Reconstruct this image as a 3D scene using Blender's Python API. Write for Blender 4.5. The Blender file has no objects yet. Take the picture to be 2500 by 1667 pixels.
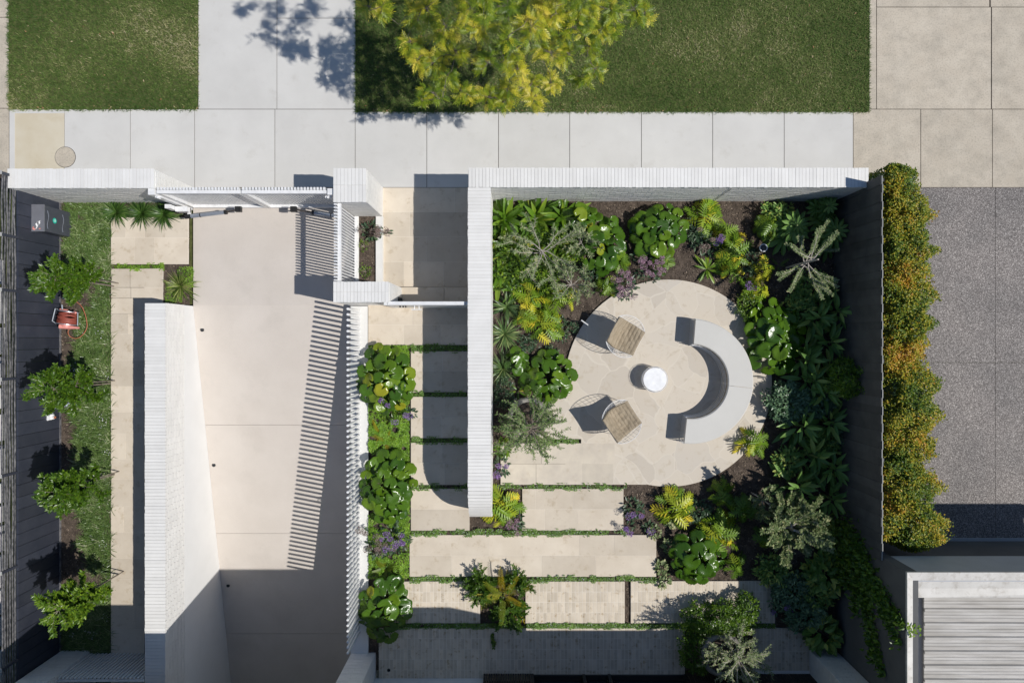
import bpy, math, random
import numpy as np
from mathutils import noise as mn, Vector
SC = bpy.context.scene
COL = SC.collection
R = math.radians
PI = math.pi

# ---------------------------------------------------------------- camera, sky, sun
H = 14.5            # height of the drone above the street
PPM = 115.0         # photo pixels per metre on the street
CX, CY = 1260.0, 828.0
cam_d = bpy.data.cameras.new("camera")
cam = bpy.data.objects.new("camera", cam_d)
COL.objects.link(cam)
cam.location = (0, 0, H)
cam.rotation_euler = (0, 0, 0)
cam_d.sensor_width = 36
cam_d.lens = 36 * H * PPM / 2500
cam_d.shift_x = -(CX - 1250) / 2500
cam_d.shift_y = -(833.5 - CY) / 2500
cam_d.clip_end = 500
SC.camera = cam
SC.render.resolution_x = 1024
SC.render.resolution_y = 682

SUNV = np.array([-0.795, 0.168, -1.0])          # way the light travels
elev = math.atan2(1.0, math.hypot(0.795, 0.168))
w = bpy.data.worlds.new("World")
SC.world = w
w.use_nodes = True
nt = w.node_tree
bg = nt.nodes["Background"]
sky = nt.nodes.new("ShaderNodeTexSky")
sky.sky_type = 'NISHITA'
sky.sun_disc = False
sky.sun_elevation = elev
sky.sun_rotation = math.atan2(0.795, -0.168)
sky.air_density = 1.0
sky.dust_density = 0.3
sky.ozone_density = 4.0
nt.links.new(sky.outputs[0], bg.inputs[0])
bg.inputs[1].default_value = 0.074
sd = bpy.data.lights.new("sun", 'SUN')
sd.energy = 3.85
sd.angle = R(0.5)
sd.color = (1.0, 0.965, 0.91)
so = bpy.data.objects.new("sun", sd)
COL.objects.link(so)
so.location = (20, -4, 25)
so.rotation_euler = Vector(-SUNV).to_track_quat('Z', 'Y').to_euler()
SC.view_settings.view_transform = 'Standard'
SC.view_settings.look = 'None'
SC.view_settings.exposure = 0.0
SC.view_settings.gamma = 1.0

# ---------------------------------------------------------------- plan measurements
def PX(x, z=0.0): return (x - CX) / PPM * (1 - z / H)
def PY(y, z=0.0): return (CY - y) / PPM * (1 - z / H)
def W(x, y, z=0.0): return (PX(x, z), PY(y, z), z)

# ---------------------------------------------------------------- mesh builder
class MB:
    def __init__(s):
        s.v = []; s.q = []; s.t = []; s.lr = []; s.n = 0
        s.qm = []; s.tm = []
    def add(s, V, F, lr=0.5, mi=0):
        V = np.asarray(V, float).reshape(-1, 3)
        F = np.asarray(F, int)
        s.v.append(V)
        (s.q if F.shape[1] == 4 else s.t).append(F + s.n)
        (s.qm if F.shape[1] == 4 else s.tm).append(np.full(len(F), mi))
        l = np.asarray(lr, float)
        s.lr.append(np.full(len(V), float(l)) if l.ndim == 0 else l)
        s.n += len(V)
        return s
    def box(s, x0, x1, y0, y1, z0, z1, lr=0.5, mi=0):
        x0, x1 = sorted((x0, x1)); y0, y1 = sorted((y0, y1)); z0, z1 = sorted((z0, z1))
        V = [(x0,y0,z0),(x1,y0,z0),(x1,y1,z0),(x0,y1,z0),(x0,y0,z1),(x1,y0,z1),(x1,y1,z1),(x0,y1,z1)]
        F = [(0,3,2,1),(4,5,6,7),(0,1,5,4),(1,2,6,5),(2,3,7,6),(3,0,4,7)]
        return s.add(V, F, lr, mi)
    def quad(s, a, b, c, d, lr=0.5, mi=0):
        return s.add([a, b, c, d], [(0, 1, 2, 3)], lr, mi)
    def tube(s, pts, r, n=6, lr=0.5, caps=True, closed=False, mi=0):
        P = np.asarray(pts, float); m = len(P)
        r = np.full(m, float(r)) if np.ndim(r) == 0 else np.asarray(r, float)
        if closed: T = np.roll(P, -1, 0) - np.roll(P, 1, 0)
        else: T = np.gradient(P, axis=0)
        T /= (np.linalg.norm(T, axis=1, keepdims=True) + 1e-9)
        ref = np.array([0, 0, 1.0]) if abs(T[:, 2]).mean() < 0.85 else np.array([1.0, 0, 0])
        A = np.cross(T, ref); A /= (np.linalg.norm(A, axis=1, keepdims=True) + 1e-9)
        B = np.cross(T, A)
        an = np.arange(n) * 2 * PI / n
        V = P[:, None] + r[:, None, None] * (A[:, None] * np.cos(an)[None, :, None] + B[:, None] * np.sin(an)[None, :, None])
        V = V.reshape(-1, 3)
        i, j = np.meshgrid(np.arange(m if closed else m - 1), np.arange(n), indexing='ij')
        i2 = (i + 1) % m; j2 = (j + 1) % n
        F = np.stack([i * n + j, i * n + j2, i2 * n + j2, i2 * n + j], -1).reshape(-1, 4)
        s.add(V, F, lr, mi)
        if caps and not closed:
            for k, rev in ((0, False), (m - 1, True)):
                c = s.n
                ring = V[k * n:(k + 1) * n]
                VV = np.vstack([P[k][None], ring])
                FF = [(0, 1 + (a + 1) % n, 1 + a) if not rev else (0, 1 + a, 1 + (a + 1) % n) for a in range(n)]
                s.add(VV, FF, lr, mi)
        return s
    def cyl(s, c, r, z0, z1, n=24, r1=None, lr=0.5, mi=0):
        r1 = r if r1 is None else r1
        return s.tube([(c[0], c[1], z0), (c[0], c[1], z1)], [r, r1], n, lr, mi=mi)
    def lathe(s, c, prof, n=32, lr=0.5, mi=0):
        prof = np.asarray(prof, float); m = len(prof)
        an = np.arange(n) * 2 * PI / n
        V = np.stack([c[0] + prof[:, 0][:, None] * np.cos(an), c[1] + prof[:, 0][:, None] * np.sin(an),
                      np.repeat(c[2] + prof[:, 1][:, None], n, 1)], -1).reshape(-1, 3)
        i, j = np.meshgrid(np.arange(m - 1), np.arange(n), indexing='ij')
        j2 = (j + 1) % n
        F = np.stack([i * n + j, i * n + j2, (i + 1) * n + j2, (i + 1) * n + j], -1).reshape(-1, 4)
        return s.add(V, F, lr, mi)
    def inst(s, tmpl, pos, yaw, pitch, roll, scale, lr, mi=0):
        TV, TF = tmpl
        TV = np.asarray(TV, float); TF = np.asarray(TF, int)
        N = len(pos)
        if N == 0: return s
        yaw, pitch, roll, scale, lr = [np.broadcast_to(np.asarray(a, float), (N,)) for a in (yaw, pitch, roll, scale, lr)]
        cy, sy, cp, sp, cr, sr = np.cos(yaw), np.sin(yaw), np.cos(pitch), np.sin(pitch), np.cos(roll), np.sin(roll)
        x, y, z = TV[:, 0][None], TV[:, 1][None], TV[:, 2][None]
        y1 = y * cr[:, None] - z * sr[:, None]; z1 = y * sr[:, None] + z * cr[:, None]
        x2 = x * cp[:, None] - z1 * sp[:, None]; z2 = x * sp[:, None] + z1 * cp[:, None]
        x3 = x2 * cy[:, None] - y1 * sy[:, None]; y3 = x2 * sy[:, None] + y1 * cy[:, None]
        V = np.stack([x3, y3, z2], -1) * scale[:, None, None] + np.asarray(pos, float)[:, None, :]
        k = len(TV)
        F = (TF[None] + (np.arange(N) * k)[:, None, None]).reshape(-1, TF.shape[1])
        s.v.append(V.reshape(-1, 3))
        (s.q if TF.shape[1] == 4 else s.t).append(F + s.n)
        (s.qm if TF.shape[1] == 4 else s.tm).append(np.full(len(F), mi))
        s.lr.append(np.repeat(lr, k))
        s.n += N * k
        return s
    def build(s, name, mat, parent=None, smooth=False):
        me = bpy.data.meshes.new(name)
        V = np.concatenate(s.v) if s.v else np.zeros((0, 3))
        q = np.concatenate(s.q) if s.q else np.zeros((0, 4), int)
        t = np.concatenate(s.t) if s.t else np.zeros((0, 3), int)
        me.vertices.add(len(V)); me.vertices.foreach_set("co", V.ravel())
        me.loops.add(q.size + t.size)
        me.loops.foreach_set("vertex_index", np.concatenate([q.ravel(), t.ravel()]).astype(np.int32))
        me.polygons.add(len(q) + len(t))
        me.polygons.foreach_set("loop_start", np.concatenate([np.arange(len(q)) * 4, q.size + np.arange(len(t)) * 3]).astype(np.int32))
        mi = np.concatenate(s.qm + s.tm) if (s.qm or s.tm) else np.zeros(0)
        me.polygons.foreach_set("material_index", mi.astype(np.int32))
        me.polygons.foreach_set("use_smooth", np.full(len(q) + len(t), smooth))
        me.update(calc_edges=True)
        a = me.attributes.new("lr", 'FLOAT', 'POINT')
        a.data.foreach_set("value", np.concatenate(s.lr).astype(np.float32))
        for m in (mat if isinstance(mat, (list, tuple)) else [mat]): me.materials.append(m)
        o = bpy.data.objects.new(name, me)
        COL.objects.link(o)
        if parent is not None: o.parent = parent
        return o

def tag(o, label=None, cat=None, group=None, kind=None):
    if label: o["label"] = label
    if cat: o["category"] = cat
    if group: o["group"] = group
    if kind: o["kind"] = kind
    return o
def thing(name, label, cat, group=None, loc=(0, 0, 0)):
    o = bpy.data.objects.new(name, None)
    o.empty_display_size = 0.2
    COL.objects.link(o)
    o.location = loc
    return tag(o, label, cat, group)
def settle(root, loc):
    """put an Empty at the thing's base, its parts (in world coordinates) staying where they are"""
    L = Vector(loc)
    root.location = L
    for c in root.children:
        c.data.transform(__import__('mathutils').Matrix.Translation(-L)) if c.data.users == 1 else None

# ---------------------------------------------------------------- materials
def new_mat(name):
    m = bpy.data.materials.new(name); m.use_nodes = True
    nt = m.node_tree; b = nt.nodes["Principled BSDF"]
    return m, nt, b
def nd(nt, t, **kw):
    n = nt.nodes.new(t)
    for k, v in kw.items(): setattr(n, k, v)
    return n
def ramp(nt, stops, fac):
    r = nd(nt, "ShaderNodeValToRGB")
    e = r.color_ramp.elements
    while len(e) < len(stops): e.new(0.5)
    for el, (p, c) in zip(e, stops):
        el.position = p; el.color = (*c, 1) if len(c) == 3 else c
    nt.links.new(fac, r.inputs[0])
    return r.outputs[0]
def pos_node(nt): return nd(nt, "ShaderNodeNewGeometry").outputs["Position"]
def noise_tex(nt, vec, scale, detail=4, rough=0.55, dist=0.0):
    n = nd(nt, "ShaderNodeTexNoise")
    n.inputs["Scale"].default_value = scale; n.inputs["Detail"].default_value = detail
    n.inputs["Roughness"].default_value = rough; n.inputs["Distortion"].default_value = dist
    nt.links.new(vec, n.inputs["Vector"])
    return n.outputs["Fac"]
def mixc(nt, fac, a, b, blend='MIX'):
    n = nd(nt, "ShaderNodeMix", data_type='RGBA', blend_type=blend)
    for s, val in ((n.inputs[0], fac), (n.inputs[6], a), (n.inputs[7], b)):
        if hasattr(val, "links"): nt.links.new(val, s)
        elif isinstance(val, tuple): s.default_value = (*val, 1)
        else: s.default_value = val
    return n.outputs[2]
def mth(nt, op, a, b=0.0, c=0.0):
    n = nd(nt, "ShaderNodeMath", operation=op)
    for s, v in zip(n.inputs, (a, b, c)):
        if hasattr(v, "links"): nt.links.new(v, s)
        else: s.default_value = v
    return n.outputs[0]
def lr_attr(nt):
    a = nd(nt, "ShaderNodeAttribute"); a.attribute_name = "lr"
    return a.outputs["Fac"]
def bump(nt, b, h, strength=0.3, dist=0.01):
    n = nd(nt, "ShaderNodeBump")
    n.inputs["Strength"].default_value = strength; n.inputs["Distance"].default_value = dist
    nt.links.new(h, n.inputs["Height"]); nt.links.new(n.outputs[0], b.inputs["Normal"])
def surf(name, c1, c2, scale=2.0, rough=0.7, lrv=0.0, stain=None, fine=None, bmp=(60, 0.15, 0.004), metal=0.0, spec=0.4, th=(0.35, 0.68), stretch=None):
    """generic mottled surface: two tones, optional stains, fine speckle, per-piece tone shift"""
    m, nt, b = new_mat(name)
    p = pos_node(nt)
    if stretch:
        mp = nd(nt, "ShaderNodeMapping"); mp.inputs["Scale"].default_value = stretch
        nt.links.new(p, mp.inputs[0]); p = mp.outputs[0]
    f = noise_tex(nt, p, scale, 6, 0.6)
    col = ramp(nt, [(th[0], c1), (th[1], c2)], f)
    if stain:
        sc, sth, sw, scol, amt = stain
        s = noise_tex(nt, p, sc, 6, 0.68, 0.12)
        k = ramp(nt, [(sth, (0, 0, 0)), (sth + sw, (1, 1, 1))], s)
        k = mth(nt, 'MULTIPLY', k, amt)
        col = mixc(nt, k, col, scol)
    if fine:
        fs, fa = fine
        s = noise_tex(nt, p, fs, 3, 0.7)
        v = mth(nt, 'MULTIPLY_ADD', s, fa, 1 - fa * 0.5)
        col = mixc(nt, 1.0, col, mixc(nt, v, (0, 0, 0), (1, 1, 1)), 'MULTIPLY')
    if lrv:
        v = mth(nt, 'MULTIPLY_ADD', lr_attr(nt), lrv, 1 - lrv * 0.5)
        n = nd(nt, "ShaderNodeVectorMath", operation='SCALE')
        nt.links.new(col, n.inputs[0]); nt.links.new(v, n.inputs[3]); col = n.outputs[0]
    nt.links.new(col, b.inputs["Base Color"])
    b.inputs["Roughness"].default_value = rough
    b.inputs["Metallic"].default_value = metal
    b.inputs["Specular IOR Level"].default_value = spec
    if bmp: bump(nt, b, noise_tex(nt, p, bmp[0], 5, 0.65), bmp[1], bmp[2])
    return m
def leafm(name, stops, rough=0.4, trans=0.25, spec=0.5, patch=None):
    m, nt, b = new_mat(name)
    f = lr_attr(nt)
    if patch:
        nz = noise_tex(nt, pos_node(nt), patch[0], 2, 0.5)
        f = mth(nt, 'ADD', f, mth(nt, 'MULTIPLY_ADD', nz, patch[1], -patch[1] * 0.5))
    c = ramp(nt, stops, f)
    nt.links.new(c, b.inputs["Base Color"])
    b.inputs["Roughness"].default_value = rough
    b.inputs["Specular IOR Level"].default_value = spec
    if trans:
        t = nd(nt, "ShaderNodeBsdfTranslucent"); nt.links.new(c, t.inputs[0])
        mx = nd(nt, "ShaderNodeMixShader"); mx.inputs[0].default_value = trans
        out = nt.nodes["Material Output"]
        nt.links.new(b.outputs[0], mx.inputs[1]); nt.links.new(t.outputs[0], mx.inputs[2]); nt.links.new(mx.outputs[0], out.inputs[0])
    return m
def plain(name, c, rough=0.5, metal=0.0, spec=0.5):
    m, nt, b = new_mat(name)
    f = noise_tex(nt, pos_node(nt), 9.0, 4, 0.6)
    col = ramp(nt, [(0.3, tuple(x * 0.9 for x in c)), (0.7, tuple(min(1, x * 1.06) for x in c))], f)
    nt.links.new(col, b.inputs["Base Color"])
    b.inputs["Roughness"].default_value = rough; b.inputs["Metallic"].default_value = metal
    b.inputs["Specular IOR Level"].default_value = spec
    return m

M = {}
M['concrete'] = surf('pale_concrete', (.595,.580,.550), (.655,.64,.608), 1.1, .8, .06, (2.6,.57,.16,(.49,.465,.42),.40), (70,.16))
M['concrete_old'] = surf('old_beige_concrete', (.52,.455,.365), (.58,.515,.42), 2.5, .85, .06, (2.3,.44,.28,(.34,.305,.25),.62), (30,1.4), stretch=(1,1,1))
M['concrete_new'] = surf('yellowed_concrete', (.57,.50,.37), (.62,.56,.44), 1.8, .85, .05, (2.0,.55,.2,(.52,.44,.30),.6), (70,.15))
M['driveway'] = surf('honed_concrete', (.585,.53,.475), (.63,.575,.52), 1.1, .75, .03, (1.2,.52,.2,(.50,.455,.405),.5), (80,.42))
M['lime'] = surf('cream_limestone', (.60,.52,.415), (.68,.60,.49), 2.2, .72, .22, (5.5,.56,.12,(.46,.37,.25),.6), (60,.10))
M['lime_gray'] = surf('limestone_flag', (.54,.48,.40), (.66,.59,.48), 2.5, .72, .12, (6,.58,.12,(.46,.37,.25),.45), (60,.10))
M['grout'] = surf('grout', (.72,.66,.575), (.78,.72,.63), 5, .9)
M['brickpaver'] = surf('limestone_brick_paver', (.60,.52,.41), (.68,.60,.49), 5, .75, .24, (9.0,.56,.08,(.40,.30,.18),.8), (60,.12))
M['soil'] = surf('dark_mulch_soil', (.07,.055,.044), (.16,.125,.10), 7, .95, 0, (30,.60,.08,(.17,.13,.09),.6), (110,.9), bmp=(45,.9,.03), spec=.1)
M['chip'] = leafm('mulch_chip', [(0,(.055,.042,.033)),(.45,(.14,.11,.083)),(.75,(.25,.195,.15)),(.95,(.48,.40,.30))], .9, 0, .15)
M['aggregate'] = None
M['white_brick'] = surf('white_painted_brick', (.745,.73,.70), (.80,.785,.755), 3, .6, .08, (5,.63,.15,(.66,.65,.62),.4), (80,.06), bmp=(90,.6,.004))
M['brick_core'] = surf('white_mortar', (.60,.595,.58), (.68,.675,.66), 6, .9)
M['render'] = surf('white_render', (.74,.735,.72), (.79,.785,.77), 1.2, .8, 0, (1.5,.62,.2,(.66,.65,.62),.35), None, bmp=(120,.1,.003))
M['white_paint'] = plain('white_powder_coat', (.80,.80,.80), .35)
M['kerb'] = surf('white_kerb', (.72,.71,.68), (.78,.77,.74), 2, .7, 0, None, (90,.06))
M['fence_dark'] = surf('charcoal_fence_paint', (.030,.035,.052), (.045,.050,.068), 3, .55, .25, (8,.66,.1,(.10,.10,.11),.5), None, bmp=(40,.2,.003))
M['fence_black'] = surf('black_fence_paint', (.062,.062,.064), (.095,.095,.095), 3, .7, .35)
M['slat_metal'] = surf('weathered_slat', (.05,.052,.062), (.26,.25,.25), 12, .5, .5, None, None, stretch=(6,1,1))
M['pale_edge'] = plain('pale_grey_edge', (.42,.42,.40), .6)
M['steel'] = plain('galvanised_steel', (.42,.45,.50), .35, .6)
M['black'] = plain('black_plastic', (.02,.02,.02), .4)
M['charcoal_box'] = plain('charcoal_metal', (.065,.07,.09), .4)
M['box_lid'] = plain('grey_lid', (.17,.175,.20), .4)
M['wire_white'] = plain('white_wire', (.78,.78,.78), .4)
M['canvas'] = surf('khaki_canvas', (.34,.275,.19), (.40,.33,.235), 6, .85, 0, None, (200,.12), bmp=(14,.8,.03))
M['cushion'] = surf('pale_grey_fabric', (.60,.585,.545), (.635,.62,.58), 1.5, .9, 0, None, (300,.05), bmp=(8,.15,.02))
M['seam'] = plain('seam', (.30,.30,.28), .9)
M['canvas_seam'] = plain('canvas_piping', (.26,.21,.145), .9)
M['table_white'] = plain('gloss_white_top', (.93,.93,.93), .15)
M['pink'] = plain('faded_red_plastic', (.75,.30,.26), .5)
M['hose'] = plain('red_hose', (.34,.085,.06), .5)
M['cable'] = plain('orange_cable', (.50,.17,.09), .5)
M['pipe'] = plain('blue_grey_pipe', (.36,.40,.45), .45)
M['teal'] = plain('teal_sticker', (.01,.50,.38), .4)
M['roof'] = surf('weathered_zinc', (.34,.32,.29), (.52,.50,.47), 2, .55, .06, (5,.52,.2,(.36,.33,.30),.6), None, stretch=(.6,5,5), bmp=None)
M['flashing'] = surf('white_flashing', (.54,.515,.47), (.66,.635,.59), 3, .5, 0, (7,.50,.16,(.36,.32,.27),.6), (70,.25))
M['grey_wall'] = surf('dark_grey_render', (.10,.10,.10), (.125,.125,.125), 2, .85)
M['grey_fascia'] = surf('mid_grey_fascia', (.40,.405,.42), (.45,.455,.47), 2, .7)
M['bark'] = surf('grey_bark', (.16,.13,.10), (.30,.26,.21), 15, .9)
M['bark_tree'] = surf('street_tree_bark', (.13,.11,.085), (.24,.20,.16), 15, .9)
M['bark_pale'] = surf('pale_bark', (.34,.30,.26), (.50,.46,.41), 15, .9)
M['stem_green'] = plain('green_stem', (.12,.17,.05), .6)
M['stone_bowl'] = surf('aged_stone', (.19,.18,.155), (.36,.34,.30), 6, .9, 0, (12,.52,.2,(.12,.11,.09),.6), (60,.4), bmp=(25,.6,.02))
M['glass_dark'] = plain('dark_glass', (.02,.024,.03), .1)
M['timber_dark'] = surf('dark_timber', (.035,.03,.027), (.07,.055,.045), 6, .7, .3)

# exposed aggregate
m, nt, b = new_mat('exposed_aggregate')
p = pos_node(nt)
v = nd(nt, "ShaderNodeTexVoronoi"); v.inputs["Scale"].default_value = 80; nt.links.new(p, v.inputs["Vector"])
sp = nd(nt, "ShaderNodeSeparateColor"); nt.links.new(v.outputs["Color"], sp.inputs[0])
c = ramp(nt, [(0, (.09,.08,.075)), (.45, (.21,.19,.18)), (.75, (.33,.305,.29)), (.93, (.47,.44,.415)), (1, (.72,.69,.65))], sp.outputs[0])
e = ramp(nt, [(.0, (1, 1, 1)), (.7, (.72, .70, .70))], v.outputs["Distance"])
c = mixc(nt, 1.0, c, e, 'MULTIPLY')
big = ramp(nt, [(.35, (.80,.80,.80)), (.65, (1.08,1.06,1.04))], noise_tex(nt, p, 0.9, 6))
c = mixc(nt, 1.0, c, big, 'MULTIPLY')
nt.links.new(c, b.inputs["Base Color"]); b.inputs["Roughness"].default_value = .7
bump(nt, b, v.outputs["Distance"], .5, .006)
M['aggregate'] = m

# crazy paving
m, nt, b = new_mat('crazy_paving')
p = pos_node(nt)
n3 = nd(nt, "ShaderNodeTexNoise"); n3.inputs["Scale"].default_value = 1.6; n3.inputs["Detail"].default_value = 2
nt.links.new(p, n3.inputs["Vector"])
vm = nd(nt, "ShaderNodeVectorMath", operation='MULTIPLY_ADD'); nt.links.new(n3.outputs["Color"], vm.inputs[0])
vm.inputs[1].default_value = (.55, .55, 0); nt.links.new(p, vm.inputs[2])
fl = nd(nt, "ShaderNodeVectorMath", operation='MULTIPLY'); nt.links.new(vm.outputs[0], fl.inputs[0]); fl.inputs[1].default_value = (1, 1, 0)
ve = nd(nt, "ShaderNodeTexVoronoi", feature='DISTANCE_TO_EDGE'); ve.inputs["Scale"].default_value = 1.75; nt.links.new(fl.outputs[0], ve.inputs["Vector"])
vc = nd(nt, "ShaderNodeTexVoronoi", feature='F1'); vc.inputs["Scale"].default_value = 1.75; nt.links.new(fl.outputs[0], vc.inputs["Vector"])
sp = nd(nt, "ShaderNodeSeparateColor"); nt.links.new(vc.outputs["Color"], sp.inputs[0])
c = ramp(nt, [(0, (.545,.485,.405)), (.35, (.605,.54,.45)), (.7, (.635,.565,.465)), (1, (.575,.52,.445))], sp.outputs[0])
st = noise_tex(nt, p, 6, 6, .65, .8)
k = mth(nt, 'MULTIPLY', ramp(nt, [(.54, (0, 0, 0)), (.68, (1, 1, 1))], st), .55)
c = mixc(nt, k, c, (.47,.39,.28))
gl = ramp(nt, [(.006, (.75,.75,.75)), (.02, (0, 0, 0))], ve.outputs["Distance"])
c = mixc(nt, gl, c, (.66,.60,.51))
nt.links.new(c, b.inputs["Base Color"]); b.inputs["Roughness"].default_value = .72
bump(nt, b, gl, -.25, .003)
M['crazy'] = m

# lawn and leaves
M['lawn'] = surf('lawn_thatch', (.06,.075,.026), (.12,.13,.05), 10, .95, 0, (3,.56,.12,(.15,.13,.07),.5), (120,.7), spec=.1)
M['grass'] = leafm('grass_blade', [(0,(.065,.125,.024)),(.36,(.135,.215,.045)),(.58,(.24,.29,.09)),(.78,(.48,.43,.22)),(1,(.68,.60,.40))], .6, .2, .25)
M['liriope'] = leafm('liriope_blade', [(0,(.06,.115,.025)),(.55,(.13,.21,.05)),(.85,(.25,.33,.12)),(1,(.42,.45,.26))], .35, .15)
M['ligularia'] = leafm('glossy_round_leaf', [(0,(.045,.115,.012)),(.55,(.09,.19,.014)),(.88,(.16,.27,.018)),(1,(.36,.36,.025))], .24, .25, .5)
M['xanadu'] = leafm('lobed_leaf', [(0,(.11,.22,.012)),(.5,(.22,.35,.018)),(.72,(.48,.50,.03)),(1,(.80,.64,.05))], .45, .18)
M['xanadu_green'] = leafm('lobed_leaf_green', [(0,(.07,.15,.012)),(.6,(.15,.27,.018)),(1,(.32,.40,.03))], .4, .18)
M['ginger'] = leafm('broad_blade_leaf', [(0,(.06,.14,.010)),(.6,(.13,.26,.018)),(.9,(.24,.36,.03)),(1,(.55,.50,.08))], .35, .3)
M['ginger_dark'] = leafm('dark_blade_leaf', [(0,(.11,.22,.05)),(.7,(.21,.37,.08)),(1,(.50,.54,.12))], .4, .2)
M['strap'] = leafm('strap_leaf', [(0,(.055,.11,.035)),(.6,(.11,.19,.055)),(1,(.30,.36,.13))], .35, .2)
M['strap_dark'] = leafm('dark_strap_leaf', [(0,(.03,.08,.012)),(.7,(.07,.15,.025)),(1,(.15,.24,.06))], .35, .15)
M['yucca'] = leafm('striped_leaf', [(0,(.05,.10,.012)),(.5,(.16,.22,.04)),(1,(.48,.48,.18))], .4, .2)
M['fern'] = leafm('fern_leaf', [(0,(.10,.17,.015)),(.5,(.24,.28,.02)),(1,(.50,.38,.02))], .5, .3)
M['olive'] = leafm('olive_leaf', [(0,(.06,.125,.025)),(.6,(.16,.27,.06)),(1,(.36,.45,.17))], .45, .15)
M['greyleaf'] = leafm('grey_green_leaf', [(0,(.09,.15,.05)),(.5,(.20,.27,.10)),(.85,(.36,.41,.21)),(1,(.50,.47,.24))], .5, .2)
M['shrub'] = leafm('shrub_leaf', [(0,(.045,.105,.010)),(.5,(.10,.20,.016)),(1,(.25,.37,.03))], .33, .3)
M['shrub_dark'] = leafm('dark_shrub_leaf', [(0,(.06,.115,.055)),(.6,(.12,.22,.11)),(1,(.22,.34,.18))], .35, .15)
M['hedge'] = leafm('hedge_leaf', [(0,(.03,.08,.007)),(.42,(.105,.185,.011)),(.64,(.28,.30,.016)),(.88,(.50,.38,.022)),(1,(.54,.27,.028))], .5, .2, patch=(2.0, .9))
M['tree'] = leafm('street_tree_leaf', [(0,(.10,.19,.012)),(.38,(.26,.35,.02)),(.70,(.58,.54,.03)),(1,(.85,.70,.10))], .4, .2, patch=(.9, .7))
M['lime_cover'] = leafm('lime_groundcover', [(0,(.09,.20,.012)),(.6,(.19,.36,.02)),(1,(.32,.50,.05))], .45, .2)
M['cover'] = leafm('groundcover_leaf', [(0,(.07,.155,.02)),(.6,(.16,.30,.045)),(1,(.28,.44,.10))], .45, .2)
M['statice_leaf'] = leafm('sea_lavender_leaf', [(0,(.025,.065,.028)),(.6,(.06,.12,.055)),(1,(.14,.20,.10))], .4, .2)
M['purple'] = leafm('purple_flower', [(0,(.14,.07,.26)),(.6,(.30,.16,.46)),(1,(.52,.34,.62))], .6, .2)
M['mauve'] = leafm('mauve_flower', [(0,(.22,.12,.18)),(.6,(.42,.24,.34)),(1,(.60,.42,.48))], .6, .2)
M['dry_flower'] = leafm('faded_flower', [(0,(.15,.10,.09)),(.6,(.28,.20,.18)),(1,(.42,.33,.30))], .7, .2)
M['white_flower'] = leafm('white_flower', [(0,(.6,.6,.65)),(1,(.8,.8,.82))], .6, .2)
M['dry_leaf'] = leafm('dry_leaf', [(0,(.30,.13,.05)),(.6,(.45,.30,.16)),(1,(.60,.48,.30))], .7, .1)
# ================================================================ SETTING
def structure(name, mb, mat, smooth=False):
    return tag(mb.build(name, mat, None, smooth), kind='structure')
rng = np.random.default_rng(7)

RAMP_X0, RAMP_X1, RAMP_Y = -6.843, -3.44, 0.72
def drive_z(y): return 0.03 if y > RAMP_Y else 0.03 - 0.2145 * (RAMP_Y - y)

# one big ground sheet with the opening of the ramp
g = MB()
B = 70; zz = -0.03
for x0, x1, y0, y1 in ((-B, RAMP_X0 - .1, -B, B), (RAMP_X1 + .12, B, -B, B), (RAMP_X0 - .1, RAMP_X1 + .12, .74, B), (RAMP_X0 - .1, RAMP_X1 + .12, -B, -14)):
    g.quad((x0, y0, zz), (x1, y0, zz), (x1, y1, zz), (x0, y1, zz))
structure('ground', g, M['lawn'])

def slab(mb, px0, px1, py0, py1, z, gap=0.006, th=0.05, lr=None):
    x0, x1 = PX(px0, z) + gap / 2, PX(px1, z) - gap / 2
    y0, y1 = PY(py1, z) + gap / 2, PY(py0, z) - gap / 2
    mb.box(x0, x1, y0, y1, z - th, z, rng.random() if lr is None else lr)
def rows(mb, px0, px1, ys, z, lens, gap=0.0065, jitter=.25, th=.05):
    """courses of slabs between the given joint lines, joints broken at random"""
    for y0, y1 in zip(ys[:-1], ys[1:]):
        x = px0
        first = True
        while x < px1 - 8:
            L = lens * rng.uniform(1 - jitter, 1 + jitter)
            if first: L *= rng.uniform(.4, 1); first = False
            x2 = x + L
            if px1 - x2 < lens * .35: x2 = px1
            slab(mb, x, x2, y0, y1, z, gap, th)
            x = x2

# street footpath and crossover, old concrete next door
fp = MB()
xs = [157, 318, 475, 671, 867, 1042, 1217, 1391, 1566, 1740, 1914.6, 2083]
for a, b_ in zip(xs[:-1], xs[1:]):
    slab(fp, a, b_, 267, 458, 0.0, .012, .04)
structure('footpath', fp, M['concrete'])
cr = MB()
for x0, x1 in ((484, 676), (676, 868)):
    for y0, y1 in ((-420, -200), (-200, 45), (45, 267)):
        if x0 == 484 and y0 == -200: y1 = 267
        if x0 == 484 and y0 == 45: continue
        slab(cr, x0, x1, y0, y1, 0.0, .011, .04)
structure('driveway_crossing', cr, M['concrete'])
cn = MB()
slab(cn, 23, 157, 267, 420, 0.0, .01, .04)
structure('footpath', cn, M['concrete_new'])
cb = MB()   # pale frame trowelled round the yellow panel
for q in ((23, 36, 267, 420), (36, 157, 267, 277)):
    slab(cb, *q, .004, 0, .006, .6)
structure('footpath', cb, M['concrete'])
co = MB()
for x0, x1, y0, y1 in ((2122, 2140, -300, 267), (2140, 2416, -300, 18), (2140, 2420, 18, 267), (2418, 2900, -300, 18), (2421, 2900, 18, 267),
                       (2083, 2248, 267, 458), (2248, 2423, 267, 458), (2423, 2620, 267, 458), (2620, 2900, 267, 458),
                       (-300, 22, 43, 265), (-300, 22, -300, 43), (-300, 22, 265, 425)):
    slab(co, x0, x1, y0, y1, 0.0, .014, .04)
structure('old_footpath', co, M['concrete_old'])
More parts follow.
